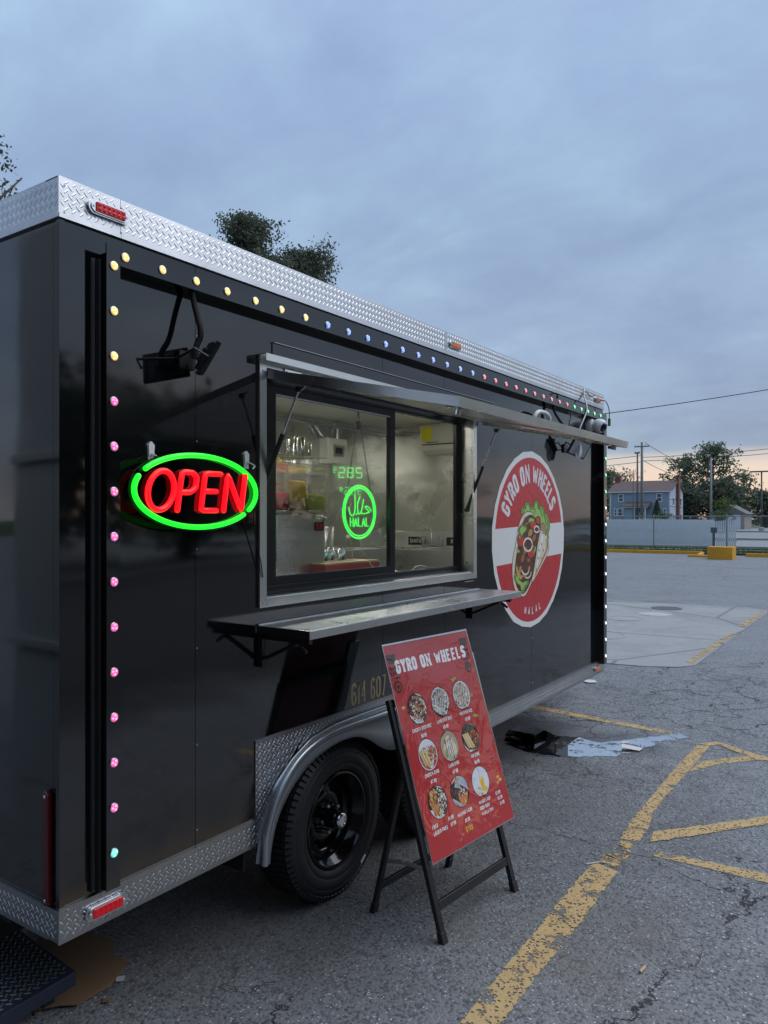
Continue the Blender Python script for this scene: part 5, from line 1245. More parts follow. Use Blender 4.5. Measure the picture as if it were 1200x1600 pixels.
# poster
PW = [(.020, .292), (.652, .290), (.632, 1.166), (.012, 1.170)]
PO = thing('menu_poster', 'laminated red menu poster reading GYRO ON WHEELS with nine food photos', 'menu poster', tuple(bp(.33, .29, .004)))
mb = MB(); mb.col = (.45, .026, .030); nu, nv = 24, 36; V = []; th_ = .0
def pq(a, b, o=0):
    a_, b_ = a, b; u = (PW[0][0] * (1 - a_) + PW[1][0] * a_) * (1 - b_) + (PW[3][0] * (1 - a_) + PW[2][0] * a_) * b_; v = (PW[0][1] * (1 - a_) + PW[1][1] * a_) * (1 - b_) + (PW[3][1] * (1 - a_) + PW[2][1] * a_) * b_
    w = .0022 * math.sin(a * 5 + b * 9) * math.sin(b * 7 + 1) + .006 * (a - .5) ** 2
    return u, v, .006 + w + o
def wv_(u, v):     # sheet waviness at board coordinates
    a = (u - .02) / .62; b = (v - .29) / .88; return .006 + .0022 * math.sin(a * 5 + b * 9) * math.sin(b * 7 + 1) + .006 * (a - .5) ** 2
for j in range(nv + 1):
    for i in range(nu + 1): u, v, w = pq(i / nu, j / nv); V.append(bp(u, v, w))
mb.add(V, [(j * (nu + 1) + i, j * (nu + 1) + i + 1, (j + 1) * (nu + 1) + i + 1, (j + 1) * (nu + 1) + i) for j in range(nv) for i in range(nu)])
sheet_ = mb.done('poster_sheet', 'poster', PO, smooth=True)
mb = MB(); mb.col = (.55, .55, .55)
e = .004
for (a, b, c_, d_) in (((.020 - e, .292 - e), (.652 + e, .290 - e), (.652 + e, .290), (.020 - e, .292)), ((.012 - e, 1.170), (.632 + e, 1.166), (.632 + e, 1.166 + e + .004), (.012 - e, 1.170 + e + .002)), ((.020 - e, .292), (.020 - .0002, .292), (.012 - .0002, 1.170), (.012 - e, 1.170)), ((.652 + .0002, .290), (.652 + e, .290), (.632 + e, 1.166), (.632 + .0002, 1.166))):
    mb.prism([bp(*p, wv_(*p)) for p in (a, b, c_, d_)], tuple(FN * -.003))
mb.done('clear_border', 'bezel', PO)
def pf(u0, v0): return lambda u, v, off=0: tuple(bp(u0 + u, v0 + v, wv_(u0 + u, v0 + v) + .0004 + off))
def ptext(name, s, u, v, h, w, gap, t, col=(.80, .80, .80), **k):
    mb = MB(); mb.col = col; text(mb, s, pf(u, v), h, w, gap, t, **k); return mb.done(name, 'poster', PO)
ptext('title', 'GYRO ON WHEELS', .070, 1.050, .054, .040, .006, .0135, .009, serif=.0105) if False else None
u_ = .062
for wd_ in ('GYRO', 'ON', 'WHEELS'):
    mb = MB(); mb.col = (.90, .91, .92); u_ += text(mb, wd_, pf(u_, 1.046), .055, .0330, .0055, .0130, .0095, serif=.0080) + .029; mb.done('title_word', 'poster', PO)
small = [('CHICKEN OVER RICE', .145, .795, 'c'), ('$8.99', .145, .765, 'c'), ('LAMB OVER RICE', .310, .797, 'c'), ('$9.99', .310, .768, 'c'), ('MIX OVER RICE', .480, .798, 'c'), ('$9.99', .480, .768, 'c'),
         ('CHICKEN GYRO', .140, .607, 'c'), ('$7.99', .140, .577, 'c'), ('LAMB GYRO', .300, .607, 'c'), ('$7.99', .300, .577, 'c'), ('MIX GYRO', .470, .607, 'c'), ('$8.99', .470, .577, 'c'),
         ('FRIES', .062, .410, 'l'), ('$4.99', .215, .412, 'r'), ('LOADED FRIES', .062, .385, 'l'), ('$7.99', .222, .387, 'r'), ('WALKING TACOS', .300, .405, 'c'), ('$9.99', .305, .372, 'c'),
         ('MANGO LASSI', .415, .410, 'l'), ('$3.99', .590, .414, 'r'), ('ROOH RUSH', .415, .386, 'l'), ('$3.99', .598, .390, 'r'), ('MASALA CHAI', .418, .362, 'l'), ('$1.99', .604, .366, 'r')]
for s_, u, v, al in small: 
    mb = MB(); mb.col = (.80, .80, .80); text(mb, s_, pf(u, v), .0155, .0073, .0016, .0030, .0026, slant=.15, align=al); mb.done('menu_line', 'poster', PO)
mb = MB(); mb.col = (.72, .42, .05); text(mb, 'GYRO', pf(.305, .333), .024, .011, .003, .0042, align='c'); mb.done('menu_line', 'poster', PO)
# little trucks printed at both top corners
for u0, v0, sgn in ((.035, 1.005, 1), (.600, 1.01, -1)):
    mb = MB(); mb.col = (.045, .020, .022)
    def pr(pts):
        mb.layer += 1; mb.add([pf(u0, v0)(x * sgn, y, mb.layer * 2e-5) for x, y in pts], [tuple(range(len(pts))) if sgn > 0 else tuple(range(len(pts) - 1, -1, -1))])
    pr([(-.010, .085), (.035, .085), (.045, .125), (-.018, .125)]); pr([(-.014, .060), (.030, .060), (.030, .078), (.010, .070), (-.014, .078)])
    for i in range(3): pr([(-.012 + i * .015, .035), (-.004 + i * .015, .035), (-.004 + i * .015, .055), (-.012 + i * .015, .055)])
    pr([(-.010, .025), (.040, .020), (.045, .030), (-.010, .033)])
    pr([(.018 + .026 * math.cos(t * PI / 10), -.012 + .026 * math.sin(t * PI / 10)) for t in range(20)]); mb.col = (.45, .026, .030)
    pr([(.018 + .017 * math.cos(t * PI / 10), -.012 + .017 * math.sin(t * PI / 10)) for t in range(20)]); mb.col = (.045, .020, .022)
    pr([(.018 + .010 * math.cos(t * PI / 10), -.012 + .010 * math.sin(t * PI / 10)) for t in range(20)]); mb.done('truck_print', 'poster', PO)
# food photographs
PAL = {'rice_red': [(.62, .58, .50), (.55, .05, .03), (.70, .66, .60), (.40, .04, .03), (.62, .40, .18), (.78, .76, .74), (.25, .05, .03)],
       'lamb': [(.16, .13, .10), (.66, .65, .62), (.10, .07, .05), (.55, .52, .46), (.30, .26, .18), (.72, .71, .68)],
       'mix': [(.62, .60, .52), (.48, .06, .03), (.30, .50, .16), (.30, .16, .08), (.72, .70, .66), (.20, .38, .10), (.60, .20, .10)],
       'gyro': [(.60, .05, .04), (.72, .70, .66), (.35, .02, .03), (.24, .40, .10), (.68, .62, .58), (.5, .12, .08)],
       'wrap': [(.12, .09, .06), (.60, .34, .12), (.68, .66, .60), (.20, .10, .05), (.30, .36, .12), (.74, .73, .70)],
       'mixg': [(.62, .09, .03), (.16, .05, .02), (.50, .14, .04), (.20, .26, .06), (.56, .05, .03), (.10, .04, .02)],
       'fries': [(.45, .18, .05), (.60, .34, .12), (.30, .10, .03), (.66, .44, .20), (.36, .14, .05)],
       'cream': [(.74, .74, .72), (.66, .66, .62), (.80, .80, .80), (.50, .38, .20), (.25, .20, .12)]}
def food(u, v, kind, label):
    rr = .0635; mb = MB(); rnd = random.Random(hash(kind) % 1000 if False else len(kind) * 7 + int(u * 1000))
    def P(pts, col):
        mb.layer += 1; mb.col = col; mb.add([pf(u, v)(x * rr, y * rr, mb.layer * 1.2e-5) for x, y in pts], [tuple(range(len(pts)))])
    cir = lambda r, n=28, cx=0, cy=0: [(cx + r * math.cos(2 * PI * i / n), cy + r * math.sin(2 * PI * i / n)) for i in range(n)]
    P(cir(1.05), (.02, .01, .01)); P(cir(1.0), (.66, .70, .76))
    def bits(pal, n, s0, s1, cond=lambda x, y: True, ang=None, rmax=.86):
        for _ in range(n):
            for _k in range(20):
                x, y = rnd.uniform(-1, 1), rnd.uniform(-1, 1)
                if x * x + y * y < rmax * rmax and cond(x, y): break
            else: continue
            a = ang + rnd.uniform(-.25, .25) if ang is not None else rnd.uniform(0, PI); l = rnd.uniform(s0, s1); w = l * rnd.uniform(.25, .6)
            c, s = math.cos(a), math.sin(a); P([(x + c * l - s * 0, y + s * l), (x - s * w, y + c * w), (x - c * l, y - s * l), (x + s * w, y - c * w)], PAL[pal][rnd.randrange(len(PAL[pal]))])
    if kind in ('rice_red', 'lamb', 'mix'):
        P(cir(.90), (.5, .46, .40) if kind != 'lamb' else (.16, .13, .1)); bits(kind, 120, .08, .17); 
        if kind == 'rice_red': bits('gyro', 40, .07, .13, lambda x, y: x * x + (y + .1) ** 2 < .28)
        for i in range(9):
            x = -.8 + i * .2; h = math.sqrt(max(0, .80 - x * x)); P([(x - .25 * h - .02, -h * .8), (x - .25 * h + .05, -h * .8), (x + .25 * h + .05, h * .8), (x + .25 * h - .02, h * .8)], (.74, .73, .70)) if kind != 'rice_red' and h > .2 else None
        bits(kind, 50, .05, .10)
    elif kind in ('gyro', 'mixg'):
        low = [p for p in cir(.93, 40) if p[1] < .42]; P([(.85, .42)] and sorted(low, key=lambda p: math.atan2(p[1] + .1, p[0])), (.35, .06, .03) if kind == 'mixg' else (.45, .08, .06))
        bits('mixg' if kind == 'mixg' else 'gyro', 110, .09, .18, lambda x, y: x > -.40 - y * .3 and y < .50 and y > -.9 + 0 * x)
        for i in range(5): P([(-.92 + i * .14, .38), (-.80 + i * .14, .42), (-.42 + i * .17, -.66 + i * -.02), (-.54 + i * .13, -.62)], (.68, .55, .28) if i % 2 == 0 else (.50, .36, .15))
    elif kind == 'wrap':
        P(cir(1.0), (.36, .30, .20)); P([(-.6, -.75), (-.75, .0), (-.2, .65), (.3, .75), (.75, .3), (.72, -.5), (.35, -.9), (-.2, -.95)], (.66, .56, .36)); bits('wrap', 80, .08, .2, lambda x, y: abs(x) < .52 and y < .45, PI / 2)
        for i in range(4): P([(-.35 + i * .22, -.6), (-.27 + i * .22, -.6), (-.2 + i * .2, .35), (-.3 + i * .2, .35)], (.76, .75, .72))
    elif kind == 'fries':
        P(cir(.86), (.70, .70, .68)); bits('fries', 70, .14, .30, lambda x, y: x < .05, PI / 2 + .3); bits('cream', 90, .06, .14, lambda x, y: x > .02)
    elif kind == 'tacos':
        P(cir(1.0), (.40, .45, .55)); P([(-.9, -.3), (-.2, -.5), (-.1, -.98), (-.5, -.86)], (.07, .06, .05)); P([(-.85, .45), (-.2, .2), (.35, .35), (.35, .62), (-.15, .42), (-.75, .60)], (.10, .03, .30)); P([(-.75, .65), (-.2, .40), (.3, .62), (-.1, .92), (-.5, .85)], (.60, .55, .48))
        bits('gyro', 30, .06, .14, lambda x, y: y > .4 and x < .2); P([(-.3, -.35), (.75, -.25), (.55, -.85), (-.05, -.95)], (.62, .20, .05)); P([(.35, -.3), (.85, -.2), (.6, -.75), (.3, -.9)], (.66, .50, .12)); bits('rice_red', 60, .07, .16, lambda x, y: -.35 < y < .15 and -.2 < x < .6)
    elif kind == 'lassi':
        P(cir(1.0), (.62, .70, .80)); P([(-.02, .95), (.02, .95), (.03, .0), (-.01, .0)], (.35, .36, .38)); P([(-.12, .12), (.38, .18), (.42, -.70), (.05, -.78)], (.72, .46, .02)); P([(-.14, .22), (.38, .28), (.38, .16), (-.13, .10)], (.80, .60, .10))
        P([(x * 1, y) for x, y in cir(.26, 14, -.35, -.55)], (.75, .45, .02)); P(cir(.20, 12, -.12, -.74), (.66, .36, .02)); P(cir(.16, 12, .48, -.62), (.70, .50, .04))
    o = mb.done('food_photo', 'poster', PO); o['label'] = label
food(.146, .885, 'rice_red', 'round photo of chicken over rice'); food(.312, .884, 'lamb', 'round photo of lamb over rice'); food(.478, .884, 'mix', 'round photo of mix over rice')
food(.143, .692, 'gyro', 'round photo of chicken gyro'); food(.303, .692, 'wrap', 'round photo of lamb gyro'); food(.470, .692, 'mixg', 'round photo of mix gyro')
food(.138, .500, 'fries', 'round photo of loaded fries'); food(.300, .500, 'tacos', 'round photo of walking tacos'); food(.464, .500, 'lassi', 'round photo of mango lassi')
mb = MB(); 
for (u, v, c) in ((.60, .485, (.70, .40, .08)), (.612, .47, (.75, .5, .2)), (.59, .462, (.7, .2, .1)), (.455, .963, (.35, .30, .05)), (.44, .96, (.45, .38, .08)), (.055, .905, (.7, .4, .15)), (.535, .78, (.3, .34, .08)), (.55, .775, (.4, .4, .1)), (.55, .87, (.3, .3, .05)), (.25, .335, (.55, .12, .10)), (.23, .32, (.5, .1, .08))):
    mb = MB(); mb.col = c; mb.add([pf(u, v)(.013 * math.cos(t) * (1 + .4 * math.sin(3 * t)), .007 * math.sin(t), 2e-5) for t in [k * .785 for k in range(8)]], [tuple(range(8))]); mb.done('printed_garnish', 'poster', PO)

# ------------------------------------------------------------------ step and cardboard
ST = thing('entry_step', 'dark blue diamond plate step below the trailer corner', 'step', (0.0, .4, 0))
P0 = Vector((.219, .249, .13)); P1 = Vector((.268, .815, .13)); P2 = Vector((-.053, .231, .13))
eu = (P2 - P0).normalized(); ev = (P1 - P0).normalized(); 
def sp_(a, b, z): return P0 + eu * a + ev * b + Vector((0, 0, z - .13))
M['step'] = simple('worn_blue_painted_steel', (.018, .026, .045), .42, .2, .5, 6, .3, 60, .003)
M['step_tread'] = simple('scuffed_step_tread', (.11, .12, .10), .35, .5, .5, 5)
mb = MB(); mb.prism([sp_(0, 0, .082), sp_(.75, 0, .082), sp_(.75, .62, .082), sp_(0, .62, .082)], (0, 0, .048)); pl_ = mb.done('step_plate', 'step', ST, bevel=.002)
fr_ = lambda u, v, h=0: tuple(sp_(u, v, .1302 + h))
treads('tread_pattern', [(.012, .012), (.74, .012), (.74, .61), (.012, .61)], fr_, .0225, .029, .0085, .0024, pl_, 'step_tread')
for a, b in ((.06, .1), (.62, .1), (.06, .5), (.62, .5)): mb = MB(); q0 = sp_(a, b, 0); mb.bar(q0, q0 + Vector((0, 0, .081)), .04, .04, (1, 0, 0)); mb.done('step_leg', 'step', ST)
def card(pts, z, label, curl=.0):
    mb = MB(); c = sum((Vector(p) for p in pts), Vector((0, 0))) / len(pts)
    V = [(x, y, z + curl * ((Vector((x, y)) - c).length ** 2) * 8) for x, y in pts]; mb.prism(V, (0, 0, .004))
    tag(mb.done('cardboard_sheet', 'cardboard'), label, 'cardboard', 'flattened cardboard by the step')
card([(.42, .78), (.52, .647), (.545, .498), (.462, .390), (.276, .320), (.12, .33), (.20, .60)], .002, 'large flattened cardboard sheet, the farthest, under the trailer corner')
card([(.470, .385), (.482, .350), (.475, .318), (.455, .300), (.353, .257), (.225, .250), (.185, .300), (.10, .36), (.25, .40)], .008, 'cardboard flap lying over the large sheet, edge towards the camera', .01)
card([(.415, .300), (.405, .275), (.327, .258), (.30, .29), (.38, .32)], .0015, 'smallest cardboard scrap poking out below the flap')

# ------------------------------------------------------------------ background: kerbs, fences, poles, house
def kerb(x0, y0, x1, y1, z=.15):
    a = Vector((x0, y0, 0)); b = Vector((x1, y1, 0)); mb = MB(); mb.bar(a + Vector((0, 0, z / 2 - .02)), b + Vector((0, 0, z / 2 - .02)), .16, z + .04); struct(mb.done('kerb', 'kerbpaint', bevel=.015))
for i in range(8): kerb(35.08, 5.55 + i * 3.0, 35.08, 5.55 + (i + 1) * 3.0 - .02)
mb = MB(); mb.bar((35.0, 5.53, .05), (32.7, 5.2, .05), .16, .14); struct(mb.done('kerb', 'kerbpaint', bevel=.015))
mb = MB(); mb.bar((32.65, 5.6, .03), (32.65, 4.5, .03), .25, .12); struct(mb.done('kerb', 'kerbpaint', bevel=.015))
for i in range(6): kerb(34.1, 3.6 - i * 3.0, 34.1, 3.6 - (i + 1) * 3.0 + .03)
mb = MB(); mb.box(31.2, 3.62, -.01, 32.0, 4.56, .50); tag(mb.done('concrete_block', 'kerbpaint', bevel=.02), 'yellow painted concrete block in front of the kerb', 'concrete block')
CF = thing('chain_link_fence', 'long grey chain-link fence behind the yellow kerb', 'fence', (40, 6, 0))
M['galv'] = simple('galvanised_wire', (.26, .28, .30), .45, .7, .1)
for y in (-2.0, 1.8, 5.42, 9.0, 12.6, 16.2): mb = MB(); mb.tube([(40, y, 0), (40, y, 1.78)], .032, 8); mb.lathe([(.04, 0), (.036, .03), (.002, .05)], (40, y, 1.78), n=8); mb.done('post', 'galv', CF, angle=50)
mb = MB(); mb.tube([(40, -5, 1.74), (40, 20, 1.74)], .022, 8); mb.done('top_rail', 'galv', CF)
mb = MB(); 
for k in range(-20, 270):
    y = -4 + k * .09
    for s_ in (-1, 1):
        a = (40 + s_ * .003, y, .08); b = (40 + s_ * .003, y + s_ * 1.64, 1.72); mb.bar(a, b, .0045, .0045)
mb.done('wire_mesh', 'galv', CF, kind='stuff')
PF = thing('picket_fence', 'tall pale grey picket fence beyond the chain-link fence', 'fence', (45, 9, 0))
M['picket'] = simple('pale_grey_painted_wood', (.64, .68, .74), .7, 0, .1, 3)
mb = MB(); n = 150
for k in range(n):
    y = 5.9 + k * .118; x = 45.3 - (y - 5.9) * .17; h = 1.52 + (.06 if (k // 22) % 2 else 0) + random.uniform(-.01, .01)
    if k < 34: h -= .10 * math.sin(k / 34 * PI)
    mb.add([(x, y, .04), (x, y + .085, .04), (x, y + .085, h), (x, y + .042, h + .05), (x, y, h), (x + .02, y, .04), (x + .02, y + .085, .04), (x + .02, y + .085, h), (x + .02, y + .042, h + .05), (x + .02, y, h)],
           [(4, 3, 2, 1, 0), (5, 6, 7, 8, 9), (0, 1, 6, 5), (1, 2, 7, 6), (2, 3, 8, 7), (3, 4, 9, 8), (4, 0, 5, 9)])
mb.done('pickets', 'picket', PF, kind='stuff')
for z in (.35, .95): mb = MB(); mb.bar((45.35, 5.85, z), (45.35 - 17.6 * .17, 23.4, z), .04, .09); mb.done('rail', 'picket', PF)
mb = MB(); mb.bar((47.0, 7.4, .8), (44.6, 23.4, .8), .03, 1.5); tag(mb.done('board_fence', 'picket'), 'solid pale board fence directly behind the pickets', 'fence')
M['grey_post'] = simple('grey_weathered_metal', (.10, .115, .13), .6, .3, .2)
mb = MB(); mb.box(39.0, 5.78, 0, 39.04, 5.90, .95); mb.box(39.0, 5.98, 0, 39.04, 6.10, .95) if False else None; mb.box(38.99, 5.70, .92, 39.10, 5.98, 1.18); tag(mb.done('meter_box', 'grey_post'), 'small grey meter box on a post at the fence', 'meter box')

# house
HX, HY, HW, HD = 112.7, 26.15, 8.75, 7.4
M['siding'] = simple('blue_siding', (.27, .345, .44), .75, 0, .08, 1)
M['siding2'] = simple('blue_siding_gable', (.36, .43, .52), .75, 0, .06, 1)
M['roof'] = simple('brown_shingle', (.14, .095, .092), .9, 0, .2, 2)
M['brick'] = simple('red_brick', (.19, .085, .065), .9, 0, .2, 3)
M['trim'] = simple('white_trim', (.62, .66, .72), .6, 0, .04)
M['pane'] = simple('dark_pane', (.06, .08, .11), .15, 0, .1)
HO = thing('blue_house', 'two-storey blue sided house with brown roof and brick chimney', 'house', (HX, HY, 0))
ez, rz = 5.55, 7.1
mb = MB(); mb.box(HX, HY, 0, HX + HD, HY + HW, ez); 
o = mb.done('wall', 'siding', HO)
for k in range(22): mb = MB(); mb.box(HX - .03, HY + .05, .3 + k * .235, HX - .002, HY + HW - .05, .32 + k * .235 + .18) ; sd1 = mb.done('siding_board', 'siding', HO)
mb = MB(); mb.prism([(HX + .02, HY - .03, 0), (HX + HD, HY - .03, 0), (HX + HD, HY - .03, ez), (HX + HD / 2, HY - .03, rz), (HX + .02, HY - .03, ez)], (0, .028, 0)); mb.done('gable_wall', 'siding2', HO)
mb = MB(); ov = .3
mb.prism([(HX - ov, HY - ov, ez - .1), (HX - ov, HY - ov, ez + .05), (HX + HD / 2, HY - ov, rz + .15), (HX + HD / 2, HY - ov, rz)], (0, HW + 2 * ov, 0)); mb.prism([(HX + HD + ov, HY - ov, ez - .1), (HX + HD / 2, HY - ov, rz), (HX + HD / 2, HY - ov, rz + .15), (HX + HD + ov, HY - ov, ez + .05)], (0, HW + 2 * ov, 0)); ro = mb.done('roof', 'roof', HO)
mb = MB(); mb.box(HX + HD / 2 - .4, HY + HW - .5, 6.9, HX + HD / 2 + .4, HY + HW + .3, 8.0); mb.done('chimney', 'brick', ro)
mb = MB(); mb.box(HX + HD / 2 - .5, HY - .42, 0, HX + HD / 2 + .5, HY - .04, 7.75); mb.box(HX + HD / 2 - .56, HY - .50, 7.75, HX + HD / 2 + .56, HY + .0, 7.95); mb.done('chimney', 'brick', ro)
mb = MB(); mb.box(HX - .06, HY - .06, 0, HX + .15, HY + .18, ez - .05); mb.box(HX - .06, HY + HW - .15, 0, HX + .1, HY + HW + .06, ez - .05); mb.box(HX - ov - .04, HY - ov, ez - .16, HX - ov + .0, HY + HW + ov, ez + .02); mb.done('corner_trim', 'trim', HO)
def win(y0, y1, z0, z1, x=HX - .04):
    mb = MB(); t_ = .13; mb.box(x - .05, y0, z0, x, y1, z0 + t_); mb.box(x - .05, y0, z1 - t_, x, y1, z1); mb.box(x - .05, y0, z0 + t_, x, y0 + t_, z1 - t_); mb.box(x - .05, y1 - t_, z0 + t_, x, y1, z1 - t_); mb.box(x - .045, y0 + t_, (z0 + z1) / 2 - .04, x, y1 - t_, (z0 + z1) / 2 + .04)
    f = mb.done('window', 'trim', HO); mb = MB(); mb.box(x - .02, y0 + t_, z0 + t_, x - .005, y1 - t_, z1 - t_); mb.done('pane', 'pane', f)
def hy(px): u = (px - 600) / 1190; dx = math.cos(YAW) + u * math.sin(YAW); dy = math.sin(YAW) - u * math.cos(YAW); return CAM[1] + (HX - CAM[0]) * dy / dx
def hz(px, py): u = (px - 600) / 1190; t = (HX - CAM[0]) / (math.cos(YAW) + u * math.sin(YAW)); return CAM[2] + t * (809 - py) / 1190
for (a, b, c_, d_) in ((966, 974.5, 772, 784.5), (1025.3, 1035, 770.5, 784.5), (959.5, 964.5, 794.5, 806.5), (965, 973, 794.5, 806.5), (973.5, 978, 794.5, 806.5), (1036.5, 1041.5, 794, 806)): win(hy(b), hy(a), hz(a, d_), hz(a, c_))
for x in (HX + 1.2, HX + 5.3):
    for z in (3.4, 1.0):
        mb = MB(); mb.box(x, HY - .09, z, x + .9, HY - .035, z + 1.3); f = mb.done('window', 'trim', HO); mb = MB(); mb.box(x + .15, HY - .10, z + .15, x + .75, HY - .0905, z + 1.15); mb.done('pane', 'pane', f)
ya_, yb_ = hy(1015), hy(981)
mb = MB(); mb.prism([(HX - 2.2, ya_ - .3, 3.25), (HX - 2.2, ya_ - .3, 3.4), (HX, ya_ - .3, 4.0), (HX, ya_ - .3, 3.25)], (0, yb_ - ya_ + .6, 0)); mb.done('porch_roof', 'roof', HO)
mb = MB(); mb.box(HX - 2.1, ya_, 0, HX - 1.95, ya_ + .15, 3.25); mb.box(HX - 2.1, (ya_ + yb_) / 2, 0, HX - 1.95, (ya_ + yb_) / 2 + .15, 3.25); mb.box(HX - 2.22, ya_ - .3, 3.15, HX - 2.1, yb_ + .3, 3.25); mb.done('porch_post', 'trim', HO)
mb = MB(); mb.box(HX - .08, ya_ + .6, .2, HX - .035, ya_ + 1.6, 2.5); mb.done('door', 'trim', HO)
mb = MB(); mb.box(HX - 1.8, (ya_ + yb_) / 2 + .15, 0, HX - .1, yb_, 3.2); mb.done('porch_wall', 'siding', HO)

# garage / shed right of the house
GA = thing('small_garage', 'low garage with grey gabled roof among the trees', 'garage', (120, 20, 0)); M['beige'] = simple('beige_wall', (.30, .27, .24), .8, 0, .1, 1); M['greyroof'] = simple('grey_shingle', (.15, .15, .155), .9, 0, .15, 2)
mb = MB(); mb.box(118, 17.2, 0, 124, 21.5, 2.3); mb.done('wall', 'beige', GA)
mb = MB(); mb.prism([(118 - .3, 16.8, 2.2), (118 - .3, 21.9, 2.2), (118 - .3, 19.4, 3.6)], (6.6, 0, 0)); mb.done('roof', 'greyroof', GA)
mb = MB(); mb.box(117.93, 17.7, 0, 117.99, 19.6, 2.1); mb.done('garage_door', 'trim', GA)
# dumpster and long low wall
DU = thing('blue_dumpster', 'blue metal skip standing beyond the far parking lot', 'dumpster', (146, 21.8, 0)); M['blue'] = simple('blue_steel', (.020, .045, .20), .5, 0, .15)
mb = MB(); cx_d, cy_d = 146, 22.4; mb.prism([(cx_d, cy_d - 1.3, .25), (cx_d, cy_d + 1.3, .25), (cx_d, cy_d + 1.45, 1.7), (cx_d, cy_d - 1.45, 1.7)], (1.8, 0, 0)); mb.done('skip_body', 'blue', DU)
mb = MB(); mb.box(cx_d - .05, cy_d - 1.5, 1.7, cx_d + 1.85, cy_d + 1.5, 1.8); mb.done('skip_lid', 'grey_post', DU)
mb = MB(); mb.box(cx_d - .03, cy_d - .35, .7, cx_d - .001, cy_d + .3, 1.3); mb.done('white_panel', 'trim', DU)
mb = MB(); mb.box(146, 2, 0, 146.3, 19, 2.6); tag(mb.done('grey_wall', 'grey_post'), 'long dark grey wall behind the lamp post at the right edge', 'wall')

def pole(name, x, y, h, r, mat, label, arms=(), lean=0, group=None, cat='utility pole'):
    t = thing(name, label, cat, (x, y, 0), group); mb = MB(); mb.tube([(x, y, 0), (x + lean, y - lean, h)], [r * 1.2, r * .8], 8); mb.done('shaft', mat, t, smooth=True)
    for (z, w, th) in arms:
        mb = MB(); mb.bar((x - .08, y - w / 2, z), (x - .08, y + w / 2, z), .08, th); a = mb.done('crossarm', mat, t)
        for s_ in (-.45, -.25, .25, .45): mb = MB(); mb.lathe([(.03, 0), (.05, .05), (.03, .1)], (x - .08, y + s_ * w, z + th / 2), n=6); mb.done('insulator', mat, a)
    return t
M['pole'] = simple('weathered_pole_wood', (.20, .19, .185), .85, 0, .2, 2); M['polegrey'] = simple('pale_pole', (.26, .27, .29), .8, 0, .1, 2)
pole('utility_pole', 85.04, 22.36, 10.1, .16, 'pole', 'wooden utility pole with crossarm in front of the blue house', [(9.6, 1.6, .12)])
t = pole('utility_pole', 75.65, 20.14, 8.2, .10, 'grey_post', 'dark slim pole directly left of the wooden utility pole', [(8.1, .5, .1)])
pole('utility_pole', 77.0, 20.95, 6.5, .05, 'grey_post', 'thinnest dark pole, left of the two in front of the house')
pole('utility_pole', 105.42, 19.19, 9.6, .14, 'polegrey', 'pale grey pole standing before the big loose tree')
pole('utility_pole', 76.27, 7.9, 5.6, .10, 'polegrey', 'leaning pale pole at the right edge of the picture', [], .35)
t = pole('lamp_post', 98.13, 12.14, 7.1, .10, 'grey_post', 'dark parking lot lamp post with flat T-shaped head', [], cat='lamp post')
mb = MB(); mb.box(97.9, 10.6, 7.05, 98.35, 13.4, 7.2); mb.done('lamp_head', 'grey_post', t); mb = MB(); mb.lathe([(.35, 0), (.35, .5), (.1, .55)], (98.13, 12.14, 0), n=10); mb.done('base', 'walk', t)
def wire(a, b, sag, r, label):
    a = Vector(a); b = Vector(b); P = [a.lerp(b, k / 16) - Vector((0, 0, sag * 4 * (k / 16) * (1 - k / 16))) for k in range(17)]
    mb = MB(); mb.tube(P, r, 5); tag(mb.done('overhead_wire', 'blackmatte', smooth=True), label, 'wire', 'overhead wires')
wire((35.5, 13.5, 6.6), (46.5, -.5, 9.4), .15, .022, 'highest overhead wire, rising from the trailer roof to the right edge')
wire((85, 22.4, 8.4), (92.0, -3, 10.6), .5, .03, 'wire running from the wooden pole to the right, upper of two')
wire((85, 22.4, 8.0), (92.0, -3, 10.0), .5, .03, 'wire running from the wooden pole to the right, lower of two')
wire((85, 22.4, 8.6), (82, 52, 7.9), .5, .03, 'wire running from the wooden pole behind the trailer, upper of two')
wire((85, 22.4, 7.9), (82, 52, 7.2), .5, .03, 'wire running from the wooden pole behind the trailer, lower of two')
wire((85, 22.0, 10.0), (110, 21, 8.2), .4, .03, 'wire slanting down from the pole top towards the tall tree')
wire((85, 22.3, 8.1), (108, 22, 7.0), .4, .03, 'lower wire slanting from the wooden pole towards the tall tree')
wire((105.4, 19.2, 4.6), (112, 26, 4.3), .3, .03, 'wire from the pale pole to the house, upper')
wire((105.4, 19.2, 3.6), (112, 26, 3.3), .3, .03, 'wire from the pale pole to the house, lower')

